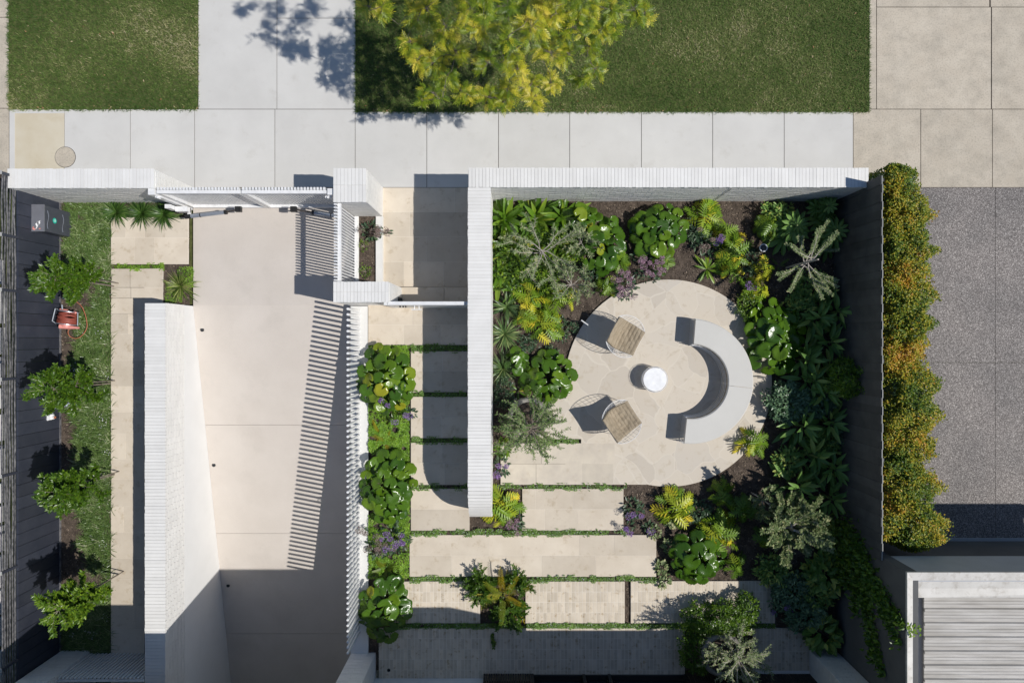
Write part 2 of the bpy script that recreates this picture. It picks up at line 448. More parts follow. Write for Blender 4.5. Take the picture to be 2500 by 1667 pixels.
jb = MB()   # dark dirt in the joints under all slabs
jb.box(-16, 16, PY(458), PY(-420), -.028, -.012)
structure('joint_bed', jb, M['soil'])
ag = MB()
for x0, x1 in ((2060, 2430), (2430, 2900)):
    for y0, y1 in ((458, 885), (885, 1319.5)):
        slab(ag, x0, x1, y0, y1, 0.0, .008, .04)
structure('neighbour_driveway', ag, M['aggregate'])

# lawns
def lawn(px0, px1, py0, py1, seed):
    r = np.random.default_rng(seed)
    x0, x1, y0, y1 = PX(px0), PX(px1), PY(py1), PY(py0)
    base = MB(); base.quad((x0, y0, .006), (x1, y0, .006), (x1, y1, .006), (x0, y1, .006))
    structure('lawn_soil', base, M['lawn'])
    n = int((x1 - x0) * (y1 - y0) * 3300)
    P = np.stack([r.uniform(x0, x1, n), r.uniform(y0, y1, n), np.full(n, .004)], 1)
    e = int((x1 - x0) * 170); P[:e, 1] = y0 + r.normal(0, .018, e)
    e2 = int((y1 - y0) * 170)
    P[e:e + e2, 0] = x0 + r.normal(0, .012, e2); P[e + e2:e + 2 * e2, 0] = x1 + r.normal(0, .012, e2)
    nz = np.array([mn.noise(Vector((a * .55, b_ * .55, seed))) + .55 * mn.noise(Vector((a * 2.2, b_ * 2.2, seed + 9.))) + .5 * mn.noise(Vector((a * 9, b_ * 9, 3.))) for a, b_, _ in P])
    big = np.array([mn.noise(Vector((a * .32 + seed * 5, b_ * .45, 4.))) for a, b_, _ in P])
    lr = np.clip(.30 + .40 * nz + .38 * big + r.normal(0, .19, n), 0, 1)
    bl = [(0, -.0032, 0), (0, .0032, 0), (.024, .0028, .017), (.024, -.0028, .017), (.050, 0, .024)]
    yaw = r.uniform(0, 2 * PI, n); sc = r.uniform(.6, 1.45, n); pt = r.uniform(-.3, .6, n)
    mb = MB()
    mb.inst((bl[:4], [(0, 3, 2, 1)]), P, yaw, pt, 0, sc, lr)
    mb.inst(([bl[3], bl[2], bl[4]], [(0, 2, 1)]), P, yaw, pt, 0, sc, lr)
    tag(mb.build('lawn', M['grass']), 'short mown lawn with straw coloured patches' + (' left of the crossover' if seed == 1 else ' under the yellow green street tree'), 'lawn', kind='stuff')
    k = int((x1 - x0) * (y1 - y0) * 4)
    mb = MB()
    Q = np.stack([r.uniform(x0, x1, k), r.uniform(y0, y1, k), np.full(k, .035)], 1)
    Q[:k // 3, 1] = y0 + abs(r.normal(0, .06, k // 3))
    mb.inst(([(-.5, 0, 0), (0, -.2, .05), (.5, 0, 0), (0, .2, .05)], [(0, 1, 2, 3)]), Q, r.uniform(0, 6.3, k), r.normal(0, .3, k), 0, r.uniform(.025, .065, k), r.random(k))
    tag(mb.build('fallen_leaves', M['dry_leaf']), 'dry fallen leaves scattered over the ' + ('left' if seed == 1 else 'long') + ' lawn', 'leaves', kind='stuff')
lawn(22, 483, -70, 268, 1)
lawn(869, 2121, -70, 274, 2)

# manhole
mh = thing('manhole_cover', 'round concrete manhole cover set flush in the footpath', 'manhole cover')
mx, my = PX(159.5), PY(384)
q = MB(); q.cyl((mx, my), .222, -.01, .003, 48); q.build('ring_gap', M['black'], mh)
q = MB(); q.cyl((mx, my), .213, -.01, .007, 48); q.cyl((mx - .12, my - .02), .02, .007, .009, 8); q.build('lid', M['concrete_old'], mh)

# driveway (flat, then the ramp)
dr = MB()
ys = [458.5, 745.7]
slab(dr, 471.5, 864.5, 459, 745.7, 0.03, .004, .05)
yj = [RAMP_Y]
for py in (1037, 1301.6, 1545.6):
    y = -2.0
    for _ in range(30): y = -(py - CY) / PPM * (1 - drive_z(y) / H)
    yj.append(y)
yj.append(-12.0)
for ya, yb in zip(yj[:-1], yj[1:]):
    ya -= .003; yb += .003
    x0, x1 = RAMP_X0 + .002, RAMP_X1 - .002
    V = [(x0, yb, drive_z(yb)), (x1, yb, drive_z(yb)), (x1, ya, drive_z(ya)), (x0, ya, drive_z(ya))]
    V += [(a, b_, c - .06) for a, b_, c in V]
    dr.add(V, [(0, 1, 2, 3), (4, 7, 6, 5), (0, 4, 5, 1), (1, 5, 6, 2), (2, 6, 7, 3), (3, 7, 4, 0)], .5)
structure('driveway', dr, M['driveway'])
db = MB()
db.quad((RAMP_X0 - .1, -14, drive_z(-14) - .05), (RAMP_X1 + .1, -14, drive_z(-14) - .05), (RAMP_X1 + .1, RAMP_Y, drive_z(RAMP_Y) - .05), (RAMP_X0 - .1, RAMP_Y, drive_z(RAMP_Y) - .05))
structure('driveway_bed', db, M['black'])
for (px, py), lab in zip(((493.6, 805), (522, 1134.6), (557, 1428.5)), ('nearest the gate, in full sun', 'halfway down the sunny ramp beside the white wall', 'in the shaded lower part of the ramp')):
    y = -1.0
    for _ in range(30): y = -(py - CY) / PPM * (1 - drive_z(y) / H)
    z = drive_z(y); x = PX(px, z)
    t = thing('floor_drain', 'small round black drain in the driveway ' + lab, 'floor light', 'round drains along the driveway', (x, y, z))
    q = MB(); q.cyl((0, 0), .042, -.01, .006, 20); q.build('rim', M['black'], t)
    q = MB(); q.cyl((0, 0), .026, .006, .0085, 16); q.build('lens', M['glass_dark'], t)  # dark centre of a floor drain, not a lamp

# side path
sp_ = MB(); z = .21
rows(sp_, 271, 459, [531, 580, 645], z, 62)
rows(sp_, 271, 397, [656, 702, 728, 766], z, 66)
for y0, y1 in zip([766, 815, 880, 943, 1006, 1058, 1121, 1170, 1236, 1300, 1363, 1414, 1478, 1535, 1600, 1680], [815, 880, 943, 1006, 1058, 1121, 1170, 1236, 1300, 1363, 1414, 1478, 1535, 1600, 1680, 1760]):
    if rng.random() < .3:
        c = 271 + rng.uniform(30, 60); slab(sp_, 271, c, y0, y1, z, .005); slab(sp_, c, 352, y0, y1, z, .005)
    else: slab(sp_, 271, 352 if y0 > 790 else 397, y0, y1, z, .005)
structure('side_path', sp_, M['lime'])
# entry path, landing, courtyard
ep = MB()
rows(ep, 934.5, 1156, [458.5, 518, 578, 639, 701], 0.0, 110, jitter=.4)
structure('entry_path', ep, M['lime'])
ld = MB()
rows(ld, 955, 1160, [701, 737], 0.15, 150, th=.18)
structure('entry_step', ld, M['lime'])
cp = MB(); z = .3
rows(cp, 897.5, 1162, [738, 793, 842], z, 115, th=.3)
rows(cp, 1003, 1162, [857.5, 905, 957], z, 100)
rows(cp, 1003, 1162, [968.5, 1018, 1069], z, 100)
rows(cp, 1003, 1162, [1080.5, 1130, 1183], z, 100)
rows(cp, 1003, 1146, [1193, 1243, 1294.5], z, 110)
rows(cp, 1275, 1522, [1193, 1243, 1294.5], z, 105)
rows(cp, 1000, 1602, [1305.5, 1356, 1407], z, 110)
structure('courtyard_path', cp, M['lime'])

# patio disc
pcx, pcy, pr = PX(1632, .3), PY(935, .3), 252.5 / PPM * (1 - .3 / H)
pt = MB(); n = 128
an = np.linspace(0, 2 * PI, n, endpoint=False)
top = np.stack([pcx + pr * np.cos(an), pcy + pr * np.sin(an), np.full(n, .3)], 1)
V = np.vstack([[[pcx, pcy, .3]], top, top - [0, 0, .1]])
pt.add(V, [(0, 1 + i, 1 + (i + 1) % n) for i in range(n)])
pt.add(V, [(1 + i, 1 + n + i, 1 + n + (i + 1) % n, 1 + (i + 1) % n) for i in range(n)])
structure('patio', pt, M['crazy'])
# squared flags that run from the side garden into the round patio
pf = MB()
def patio_row(y0, y1, x0, lens, lim):
    x = x0
    while True:
        x2 = x + lens * rng.uniform(.75, 1.25)
        wx, wy = PX(x2, .304), PY((y0 + y1) / 2, .304)
        if x2 > lim: break
        slab(pf, x, x2, y0, y1, .304, .005, .05); x = x2
    slab(pf, x, x + lens * .8, y0, y1, .304, .005, .05)
patio_row(1081.5, 1132, 1222, 95, 1440); patio_row(1132, 1183, 1222, 95, 1500)
x = 1222
pc = MB()
for k, (x0, x1, y0, y1) in enumerate(((1255, 1440, 972, 1071.5), (1419, 1480, 1071.5, 1082), (1380, 1578, 1082, 1182.5))):
    slab(pc, x0, x1, y0, y1, .3015 + k * .0006, 0, .06)
structure('patio_edge', pc, M['crazy'])
structure('patio_flags', pf, M['lime_gray'])

# brick pavers of the two lower terraces
def brick_rows(mb, px0, px1, py0, py1, z, nrow, pitch=8.7):
    ys = np.linspace(py0, py1, nrow + 1)
    for a, b_ in zip(ys[:-1], ys[1:]):
        x = px0
        while x < px1 - 1:
            x2 = min(x + pitch, px1)
            slab(mb, x, x2, a, b_, z, .011, .05); x = x2
bp = MB()
brick_rows(bp, 963, 1172, 1419, 1520.5, .3, 4)
brick_rows(bp, 1283, 1525, 1419, 1520.5, .3, 4)
brick_rows(bp, 1540, 1892, 1418, 1520.5, .3, 4)
brick_rows(bp, 925, 1672, 1533, 1660, .3, 5)
brick_rows(bp, 1838, 1976, 1533, 1645, .3, 4)
structure('terrace', bp, M['brickpaver'])
gb = MB()
for q in ((963, 1172, 1419, 1520.5), (1283, 1525, 1419, 1520.5), (1540, 1892, 1418, 1520.5), (925, 1672, 1533, 1660), (1838, 1976, 1533, 1645)):
    slab(gb, *q, .2965, 0, .03)
for q in ((897.5, 1162, 738, 842), (1003, 1162, 857.5, 957), (1003, 1162, 968.5, 1069), (1003, 1162, 1080.5, 1183), (1003, 1146, 1193, 1294.5), (1275, 1522, 1193, 1294.5), (1000, 1602, 1305.5, 1407)):
    slab(gb, *q, .2965, 0, .03)
slab(gb, 271, 352, 656, 1760, .2065, 0, .03); slab(gb, 271, 459, 531, 645, .2065, 0, .03); slab(gb, 271, 397, 656, 766, .2065, 0, .03)
slab(gb, 934.5, 1156, 458.5, 701, -.0035, 0, .02)
structure('grout_bed', gb, M['grout'])

# soil
def soil(name, x0, x1, y0, y1, z, amp=.02, res=.05, chips=600, seed=0, skirt=.4):
    r = np.random.default_rng(seed)
    nx, ny = max(2, int((x1 - x0) / res)), max(2, int((y1 - y0) / res))
    gx, gy = np.linspace(x0, x1, nx), np.linspace(y0, y1, ny)
    def hz(a, b_): return z + amp * (mn.noise(Vector((a * 1.7, b_ * 1.7, seed))) * .7 + mn.noise(Vector((a * 9, b_ * 9, 1.))) * .45)
    V = [(a, b_, hz(a, b_)) for b_ in gy for a in gx]
    i, j = np.meshgrid(np.arange(ny - 1), np.arange(nx - 1), indexing='ij')
    F = np.stack([i * nx + j, i * nx + j + 1, (i + 1) * nx + j + 1, (i + 1) * nx + j], -1).reshape(-1, 4)
    mb = MB(); mb.add(V, F)
    structure(name, mb, M['soil'], True)
    n = int((x1 - x0) * (y1 - y0) * chips)
    P = np.array([(a, b_, hz(a, b_) + .006) for a, b_ in zip(r.uniform(x0 + .01, x1 - .01, n), r.uniform(y0 + .01, y1 - .01, n))])
    mb = MB()
    mb.inst(([(-.5, -.22, 0), (.5, -.15, .1), (.45, .2, .06), (-.42, .24, .14)], [(0, 1, 2, 3)]), P, r.uniform(0, 6.3, n), r.normal(0, .4, n), r.normal(0, .4, n), r.uniform(.012, .042, n), np.clip(r.beta(2, 2.6, n), 0, 1))
    return mb
ch = soil('garden_soil', -3.07, -.7, -6.9, .62, .25, .03, .05, 950, 33)
tag(ch.build('mulch', M['chip']), 'bark mulch in the beds between kerb wall and courtyard path', 'mulch', kind='stuff')
ch = soil('garden_soil', -.7, 6.66, -6.9, 2.875, .25, .03, .05, 950, 3)
tag(ch.build('mulch', M['chip']), 'loose bark mulch round the patio garden beds', 'mulch', kind='stuff')
ch = soil('side_garden_soil', -9.56, -7.2, -6.9, 2.86, .165, .025, .05, 700, 4)
tag(ch.build('mulch', M['chip']), 'leaf litter and mulch along the charcoal side fence', 'mulch', kind='stuff')
ch = soil('side_garden_soil', -7.2, RAMP_X0 - .012, .72, 2.86, .165, .02, .05, 900, 5)
tag(ch.build('mulch', M['chip']), 'bark mulch strip between side path and driveway', 'mulch', kind='stuff')
ch = soil('planter_soil', -3.36, -2.98, 1.08, 2.60, .06, .02, .04, 1200, 6)
tag(ch.build('mulch', M['chip']), 'brown bark mulch in the narrow planter by the entry path', 'mulch', kind='stuff')

# ================================================================ BRICK WALLS
def brick_faces(mb, x0, x1, y0, y1, z0, z1, faces, limit=None, seed=0, L=.24, Hh=.0635, proud=.005):
    r = np.random.default_rng(seed)
    nz = int(round((z1 - z0) / Hh)); hh = (z1 - z0) / nz
    for f in faces:
        a0, a1 = (x0, x1) if f in 'NS' else (y0, y1)
        for k in range(nz):
            za, zb = z0 + k * hh, z0 + (k + 1) * hh - .007
            a = a0 - (L / 2 if k % 2 else 0) - r.uniform(0, .02)
            while a < a1:
                b_ = a + L
                lo, hi = max(a, a0), min(b_ - .007, a1)
                if hi - lo > .015:
                    p = proud + r.uniform(-.001, .0015)
                    ok = True
                    if limit is not None and f in 'EW': ok = zb < limit(lo) and zb < limit(hi)
                    if ok:
                        lr = r.random()
                        if f == 'N': mb.box(lo, hi, y1 - .01, y1 + p, za, zb, lr)
                        if f == 'S': mb.box(lo, hi, y0 - p, y0 + .01, za, zb, lr)
                        if f == 'E': mb.box(x1 - .01, x1 + p, lo, hi, za, zb, lr)
                        if f == 'W': mb.box(x0 - p, x0 + .01, lo, hi, za, zb, lr)
                a = b_
def coping(mb, x0, x1, y0, y1, z, along, seed=0, pitch=.066, over=.012, split=1):
    r = np.random.default_rng(seed)
    a0, a1 = (x0, x1) if along == 'x' else (y0, y1)
    n = int(round((a1 - a0) / pitch)); pt_ = (a1 - a0) / n
    for i in range(n):
        lo, hi = a0 + i * pt_ + .0022, a0 + (i + 1) * pt_ - .0022
        for s in range(split):
            e0, e1 = over + r.uniform(-.004, .004), over + r.uniform(-.004, .004)
            dz = r.uniform(-.002, .002)
            if along == 'x':
                w_ = (y1 - y0) / split
                A = y0 + s * w_ - (e0 if s == 0 else -.003); Bq = y0 + (s + 1) * w_ + (e1 if s == split - 1 else -.003)
                mb.box(lo, hi, A, Bq, z - .055, z + dz, r.random())
            else:
                w_ = (x1 - x0) / split
                A = x0 + s * w_ - (e0 if s == 0 else -.003); Bq = x0 + (s + 1) * w_ + (e1 if s == split - 1 else -.003)
                mb.box(A, Bq, lo, hi, z - .055, z + dz, r.random())
def wall(label, x0, x1, y0, y1, z0, z1, along, seed, faces='NSEW', split=1, face_z0=None, cop=True, name='brick_wall'):
    t = thing(name, label, 'wall')
    c = MB(); c.box(x0 + .004, x1 - .004, y0 + .004, y1 - .004, z0, z1 - .012); c.build('wall_core', M['brick_core'], t)
    f = MB(); brick_faces(f, x0, x1, y0, y1, z0 if face_z0 is None else face_z0, z1 - (.06 if cop else 0), faces, seed=seed); f.build('brick_face', M['white_brick'], t)
    if cop:
        k = MB(); coping(k, x0, x1, y0, y1, z1, along, seed, split=split); k.build('coping', M['white_brick'], t)
    return t
ZT = 1.6
wall('white brick street wall running left of the driveway gate', -9.61, PX(375.5, ZT), PY(458, ZT), PY(413.6, ZT), -.03, ZT, 'x', 11)
wr = wall('long white brick street wall closing off the round patio garden', PX(1143.8, ZT), 6.66, PY(456, ZT), PY(411.5, ZT), -.03, ZT, 'x', 12)
q = MB(); jx = PX(1742, .3); yy = PY(456, ZT)
q.box(jx - .003, jx + .003, yy - .0135, yy - .009, .25, ZT - .06); q.build('control_joint', M['black'], wr)
wall('square white brick pier between driveway gate and entry path', PX(813.6, ZT), PX(894, ZT), PY(492, ZT), PY(412.5, ZT), -.03, ZT, 'x', 13, split=2)
wp = wall('short white brick pier beside the white pedestrian gate', PX(813.6, ZT), PX(948.6, ZT), PY(737.5, ZT) + .01, PY(689, ZT), -.03, ZT, 'x', 14, split=2)
q = MB(); xx = PX(948.6, ZT); q.lathe((xx + .03, .80, .55), [(0, .06), (.045, .04), (.062, 0), (.062, -.02), (0, -.02)], 20); q.build('wall_light', M['black'], wp, True)

# the wall with the rounded end
t = thing('brick_wall', 'white brick wall with a curved falling end dividing path and patio', 'wall')
x0, x1, yN = PX(1143.8, ZT), PX(1196.8, ZT), PY(456, ZT) - .015
YC, RY, ZC = -2.72, .81, .80
def limit(y):
    if y > YC: return ZT - .05
    u = (YC - y) / RY
    return 0 if u >= 1 else ZC + (ZT - .05 - ZC) * math.sqrt(max(0, 1 - u * u))
prof = [(yN, .0), (yN, ZT - .012), (YC, ZT - .012)]
for a in np.linspace(0, PI / 2, 15)[1:]: prof.append((YC - RY * math.sin(a) + .01, ZC + (ZT - .012 - ZC) * math.cos(a)))
prof.append((YC - RY + .01, .0))
n = len(prof)
V = [(x0 + .004, y, z) for y, z in prof] + [(x1 - .004, y, z) for y, z in prof]
c = MB()
c.add(V, [(i, i + 1, n + i + 1, n + i) for i in range(n - 1)])
for side in (0, n):
    cc = c.n - 0
    VV = [V[side + i] for i in range(n)] + [((x0 + .004) if side == 0 else (x1 - .004), 0, .2)]
    c.add(VV, [(i, n, i + 1) if side == 0 else (i, i + 1, n) for i in range(n - 1)])
c.build('wall_core', M['brick_core'], t)
f = MB(); brick_faces(f, x0, x1, YC - RY + .01, yN, 0.0, ZT - .06, 'EW', limit, 15); f.build('brick_face', M['white_brick'], t)
k = MB(); coping(k, x0, x1, YC, yN, ZT, 'y', 15)
na = 17
r_ = np.random.default_rng(5)
for i in range(na):
    a0, a1 = PI / 2 * i / na + .006, PI / 2 * (i + 1) / na - .006
    e0, e1 = .012 + r_.uniform(-.006, .006), .012 + r_.uniform(-.006, .006)
    P = []
    for a, rr in ((a0, 0), (a1, 0), (a1, .055), (a0, .055)):
        P.append((YC - (RY - rr) * math.sin(a), ZC + (ZT - ZC - rr) * math.cos(a)))
    V = [(x0 - e0, y, z) for y, z in P] + [(x1 + e1, y, z) for y, z in P]
    k.add(V, [(0, 1, 5, 4), (1, 2, 6, 5), (2, 3, 7, 6), (3, 0, 4, 7), (3, 2, 1, 0), (4, 5, 6, 7)], r_.random())
zc = ZC
while zc > .3:
    k.box(x0 - .012, x1 + .012, YC - RY, YC - RY + .055, zc - .06, zc - .004, r_.random()); zc -= .064
k.build('coping', M['white_brick'], t)

# wall along the ramp: brick above, render below
t = thing('ramp_wall', 'long white wall beside the ramp, brick above smooth render', 'wall')
x0, x1, yN, yS, zt = PX(355, 1.2), RAMP_X0, PY(740, 1.2), -13.0, 1.2
c = MB(); c.box(x0 + .004, x1 - .012, yS, yN - .004, -.2, zt - .012); c.build('wall_core', M['brick_core'], t)
c = MB(); c.box(x0 + .05, x1, yS, yN, -3.6, .40); c.build('render', M['render'], t)
f = MB(); brick_faces(f, x0, x1 - .006, -9.5, yN, .16, zt - .06, 'W', seed=16); brick_faces(f, x0, x1 - .006, -9.5, yN, .405, zt - .06, 'NE', seed=17); f.build('brick_face', M['white_brick'], t)
k = MB(); coping(k, x0, x1, -9.5, yN, zt, 'y', 16); k.build('coping', M['white_brick'], t)

# retaining wall / kerb on the other side of the ramp
kb = thing('retaining_wall', 'low white kerb wall that carries the round white posts', 'wall')
q = MB(); q.box(RAMP_X1, PX(899, .3), -13, .70 - .012, -3.6, .3); q.build('kerb', M['kerb'], kb)
pl = thing('planter_kerb', 'white stone kerb round the narrow planter by the entry path', 'kerb')
q = MB()
zk = .11
q.box(PX(866, zk), PX(875.5, zk), 1.09, 2.585, -.03, zk); q.box(PX(917.5, zk), PX(934, zk), .95, 2.585, -.03, zk)
q.build('kerb', M['kerb'], pl)
q = MB(); q.box(PX(934.5, .02) - .004, PX(955, .15), .93, 1.07, -.02, .02); 
# ---------------------------------------------------------------- post screen
sc = thing('post_screen', 'row of round white posts standing along the ramp edge', 'screen')
xp = -3.262
first = None
for i in range(63):
    y = .587 - i * .1075
    if first is None:
        q = MB(); q.tube([(xp, y, .29), (xp, y, 1.27)], .0255, 14); q.tube([(xp, y, 1.27), (xp, y, 1.28)], [.0255, .021], 14)
        o = q.build('post', M['white_paint'], sc, False); first = o; y0p = y
        for p_ in o.data.polygons: p_.use_smooth = len(p_.vertices) == 4
    else:
        o = first.copy(); COL.objects.link(o); o.parent = sc; o.location = (0, y - y0p, 0)

# ---------------------------------------------------------------- slatted fence panel and gates
def battens(mb, a0, a1, pitch, wdt, c0, c1, z0, z1, axis):
    n = int(round((a1 - a0) / pitch))
    for i in range(n):
        a = a0 + (i + .5) * (a1 - a0) / n
        if axis == 'x': mb.box(a - wdt / 2, a + wdt / 2, c0, c1, z0, z1)
        else: mb.box(c0, c1, a - wdt / 2, a + wdt / 2, z0, z1)
t = thing('slatted_fence', 'white slatted fence panel between the two brick piers', 'fence')
q = MB(); battens(q, 1.09, 2.585, .0605, .024, -3.452, -3.40, .05, 1.57, 'y'); q.build('slats', M['white_paint'], t)
for z0 in (1.44, .08):
    q = MB(); q.box(-3.398, -3.335, 1.085, 2.585, z0, z0 + .06); q.build('rail', M['white_paint'], t)

gt = thing('driveway_gate', 'white double driveway gate of narrow upright slats', 'gate')
zg = 1.53
for (a, b_) in ((-6.83, -5.235), (-5.215, -3.60)):
    q = MB()
    q.box(a, b_, 2.765, 2.825, zg - .06, zg); q.box(a, b_, 2.765, 2.825, .09, .15)
    q.box(a, a + .065, 2.765, 2.825, .15, zg - .06); q.box(b_ - .065, b_, 2.765, 2.825, .15, zg - .06)
    o = q.build('gate_leaf', M['white_paint'], gt)
    q = MB(); battens(q, a + .01, b_ - .01, .0605, .034, 2.826, 2.878, .07, zg + .03, 'x'); q.build('slats', M['white_paint'], o)
q = MB(); q.box(-6.975, -6.86, 2.735, 2.855, 0, zg + .03); q.build('gate_post', M['white_paint'], gt)
q = MB(); q.box(-3.575, -3.466, 2.735, 2.855, 0, zg + .03); q.build('gate_post', M['white_paint'], gt)
for x in (-6.84, -3.59):
    for z0 in (1.40, .25):
        q = MB(); q.box(x - .06, x + .06, 2.70, 2.735, z0, z0 + .05); q.cyl((x, 2.70), .018, z0 - .02, z0 + .08, 8); q.build('hinge', M['white_paint'], gt)
def opener(label, P0, P1, P2):
    t = thing('gate_opener', label, 'gate opener', 'gate opener arms')
    P0, P1, P2 = map(np.array, (P0, P1, P2))
    d = (P1 - P0) / np.linalg.norm(P1 - P0)
    q = MB(); q.tube([P0 + d * .06, P1], .042, 16); q.build('tube', M['steel'], t, True)
    m_ = P0 + (P1 - P0) * .33
    for A_, B_, r_ in ((P0 - d * .05, P0 + d * .07, .045), (P1 - d * .005, P1 + d * .045, .05), (m_, m_ + d * .02, .045)):
        q = MB(); q.tube([A_, B_], r_, 14); q.build('collar', M['black'], t)
    q = MB(); q.tube([P1, P2], .014, 10); q.build('rod', M['timber_dark'], t)
    q = MB(); q.box(P2[0] - .06, P2[0] + .06, P2[1] - .05, P2[1] + .06, P2[2] - .05, P2[2] + .04); q.build('bracket', M['black'], t)
    q = MB(); q.box(P0[0] - .03, P0[0] + .03, P0[1], P0[1] + .2, P0[2] - .09, P0[2] - .045); q.build('arm', M['white_paint'], t)
opener('silver gate opener arm reaching out over the driveway from the left hinge', (-6.73, 2.51, .5), (-5.97, 2.60, .5), (-5.69, 2.655, .5))
opener('silver gate opener arm half hidden behind the slatted fence panel', (-3.60, 2.52, .5), (-4.14, 2.59, .5), (-4.56, 2.655, .5))
t = thing('control_box', 'white gate control box mounted low behind the left gate post', 'box')
q = MB(); q.box(-7.06, -6.95, 2.63, 2.71, .5, .78); q.box(-6.94, -6.70, 2.60, 2.70, .42, .60); q.build('housing', M['white_paint'], t)
q = MB(); q.box(-6.93, -6.72, 2.595, 2.60, .48, .50); q.build('seam_line', M['black'], t)

pg = thing('pedestrian_gate', 'solid white pedestrian gate across the entry step', 'gate')
yg0, yg1 = PY(744.5, 1.5), PY(736, 1.5)
q = MB(); q.box(PX(946, 1.5), PX(1136, 1.5), yg0, yg1, .18, 1.5); q.build('gate_leaf', M['white_paint'], pg)
q = MB(); q.box(PX(937, 1.5), PX(945, 1.5), yg0 - .003, yg1 + .003, .0, 1.5); q.build('gate_post', M['white_paint'], pg); q = MB(); q.box(PX(1137, 1.5), -.905, yg0 + .004, yg1 - .004, .1, 1.5); q.build('gate_post', M['white_paint'], pg)
q = MB(); q.tube([(-1.99, yg0, 1.14), (-1.99, yg0 - .07, 1.14)], .009, 8); q.tube([(-1.90, yg0, 1.14), (-1.90, yg0 - .07, 1.14)], .009, 8); q.tube([(-2.05, yg0 - .07, 1.14), (-1.84, yg0 - .07, 1.14)], .011, 10); q.build('handle', M['white_paint'], pg)
for xl in (-2.27, -2.21, -2.16):
    q = MB(); q.box(xl - .01, xl + .01, yg0 - .03, yg0, 1.1, 1.16); q.build('lock', M['black'], pg)

# ---------------------------------------------------------------- left charcoal fence
FX = -9.56
lf = thing('side_fence', 'charcoal board fence with a slatted top along the side garden', 'fence')
q = MB()
y = 3.1; i = 0
while y > -7.6:
    q.box(FX - .04, FX + rng.uniform(-.001, .003), y - .232, y - .004, -.1, 1.38, rng.random()); y -= .236; i += 1
q.build('boards', M['fence_dark'], lf)
q = MB(); q.box(FX + .004, FX + .02, -7.6, 2.85, .17, .21); q.build('bottom_rail', M['slat_metal'], lf)
posts = [3.1, 1.95, .92, -.75, -2.55, -4.35, -6.15, -7.8]
for ya, yb in zip(posts[:-1], posts[1:]):
    s = MB()
    for k in range(6):
        z = 1.43 + k * .064
        ph = rng.uniform(0, 6)
        pts = [(FX - .03 - .012 * math.sin(ph + u * 3.1) * math.sin(u * PI), ya + (yb - ya) * u, z + .006 * math.sin(ph * 2 + u * 5)) for u in np.linspace(0.01, .99, 12)]
        P = np.array(pts)
        V = np.concatenate([P + [-.007, 0, -.012], P + [.007, 0, -.012], P + [.007, 0, .012], P + [-.007, 0, .012]])
        m_ = len(P)
        F = [(a * m_ + j, a * m_ + j + 1, ((a + 1) % 4) * m_ + j + 1, ((a + 1) % 4) * m_ + j) for a in range(4) for j in range(m_ - 1)]
        s.add(V, F, rng.random())
    s.build('slat_panel', M['slat_metal'], lf)
for y in posts:
    q = MB(); q.box(FX - .055, FX - .005, y - .025, y + .025, 0, 1.80); o = q.build('fence_post', M['fence_dark'], lf)
    q = MB(); q.box(FX - .065, FX + .0, y - .035, y + .035, 1.80, 1.815); q.build('cap', M['pale_edge'], o)
q = MB(); r_ = np.random.default_rng(8)
y = 1.7
while y > -8:
    L = r_.uniform(.35, .9); q.box(-13.5, -10.86, y - L, y - .03, -.02, .12 , r_.random()); y -= L + r_.uniform(.02, .12)
structure('neighbour_paving', q, M['render'])

# ---------------------------------------------------------------- right fence, garage next door
rf = thing('boundary_fence', 'dark board fence in shade between courtyard and orange hedge', 'fence')
q = MB(); FRX = PX(2152, 2.1)
y = PY(430, 2.1); i = 0
while y > -4.0:
    off = .012 if i % 2 else 0
    q.box(FRX - .012 + off, FRX + .008 + off, y - .155, y + .01, -.02, 2.1 + rng.uniform(-.006, .006), rng.random()); y -= .155; i += 1
q.build('boards', M['fence_black'], rf)
q = MB(); y = PY(430, 2.1); i = 0  # pale strips stand in for the sunlit top edges of the boards
while y > -4.0:
    off = .012 if i % 2 else 0
    q.box(FRX + .0 + off, FRX + .011 + off, y - .15, y + .005, 2.107, 2.114, rng.random()); y -= .155; i += 1
q.build('cap', M['pale_edge'], rf)
for y in (2.9, 1.4, -.4, -2.2, -3.9):
    q = MB(); q.box(FRX + .026, FRX + .07, y - .03, y + .03, 0, 2.06); q.build('fence_post', M['fence_black'], rf)

gr = thing('garage', 'neighbouring garage with weathered ribbed metal roof and grey walls', 'garage')
zt = 2.87; GX, GY = PX(2216, zt), PY(1397.6, zt)
q = MB(); q.box(GX, GX + .2, -12, GY - .001, -.1, zt - .03); q.build('wall', M['grey_wall'], gr)
q = MB(); q.box(GX + .2, 13, GY - .16, GY, 1.97, zt - .03); q.build('fascia', M['grey_fascia'], gr)
q = MB(); q.box(GX + .2, 13, GY - .5, GY - .30, -.1, 1.97); q.build('garage_door', M['grey_wall'], gr)
q = MB(); q.box(GX + .2, 13, GY - .30, GY - .24, -.1, .03); q.build('door_threshold', M['grey_fascia'], gr)
q = MB()   # folded metal capping, falling inwards
x1, x2, y1, y2 = GX - .006, PX(2237, 2.75), GY + .006, PY(1434, 2.78)
def flat(mb, P, lr=.5): mb.add(P, [(0, 1, 2, 3)], lr)
flat(q, [(x1, -12, zt), (x2, -12, zt - .06), (x2, y2, zt - .06), (x1, y1, zt)])
flat(q, [(x1, y1, zt), (x2, y2, zt - .06), (13, y2, zt - .06), (13, y1, zt)])
flat(q, [(x1, -12, zt - .05), (x1, -12, zt), (x1, y1, zt), (x1, y1, zt - .05)])
flat(q, [(x1, y1, zt - .05), (x1, y1, zt), (13, y1, zt), (13, y1, zt - .05)])
flat(q, [(x2, y2 - .16, zt - .062), (13, y2 - .16, zt - .10), (13, y2, zt - .062), (x2, y2, zt - .062)])
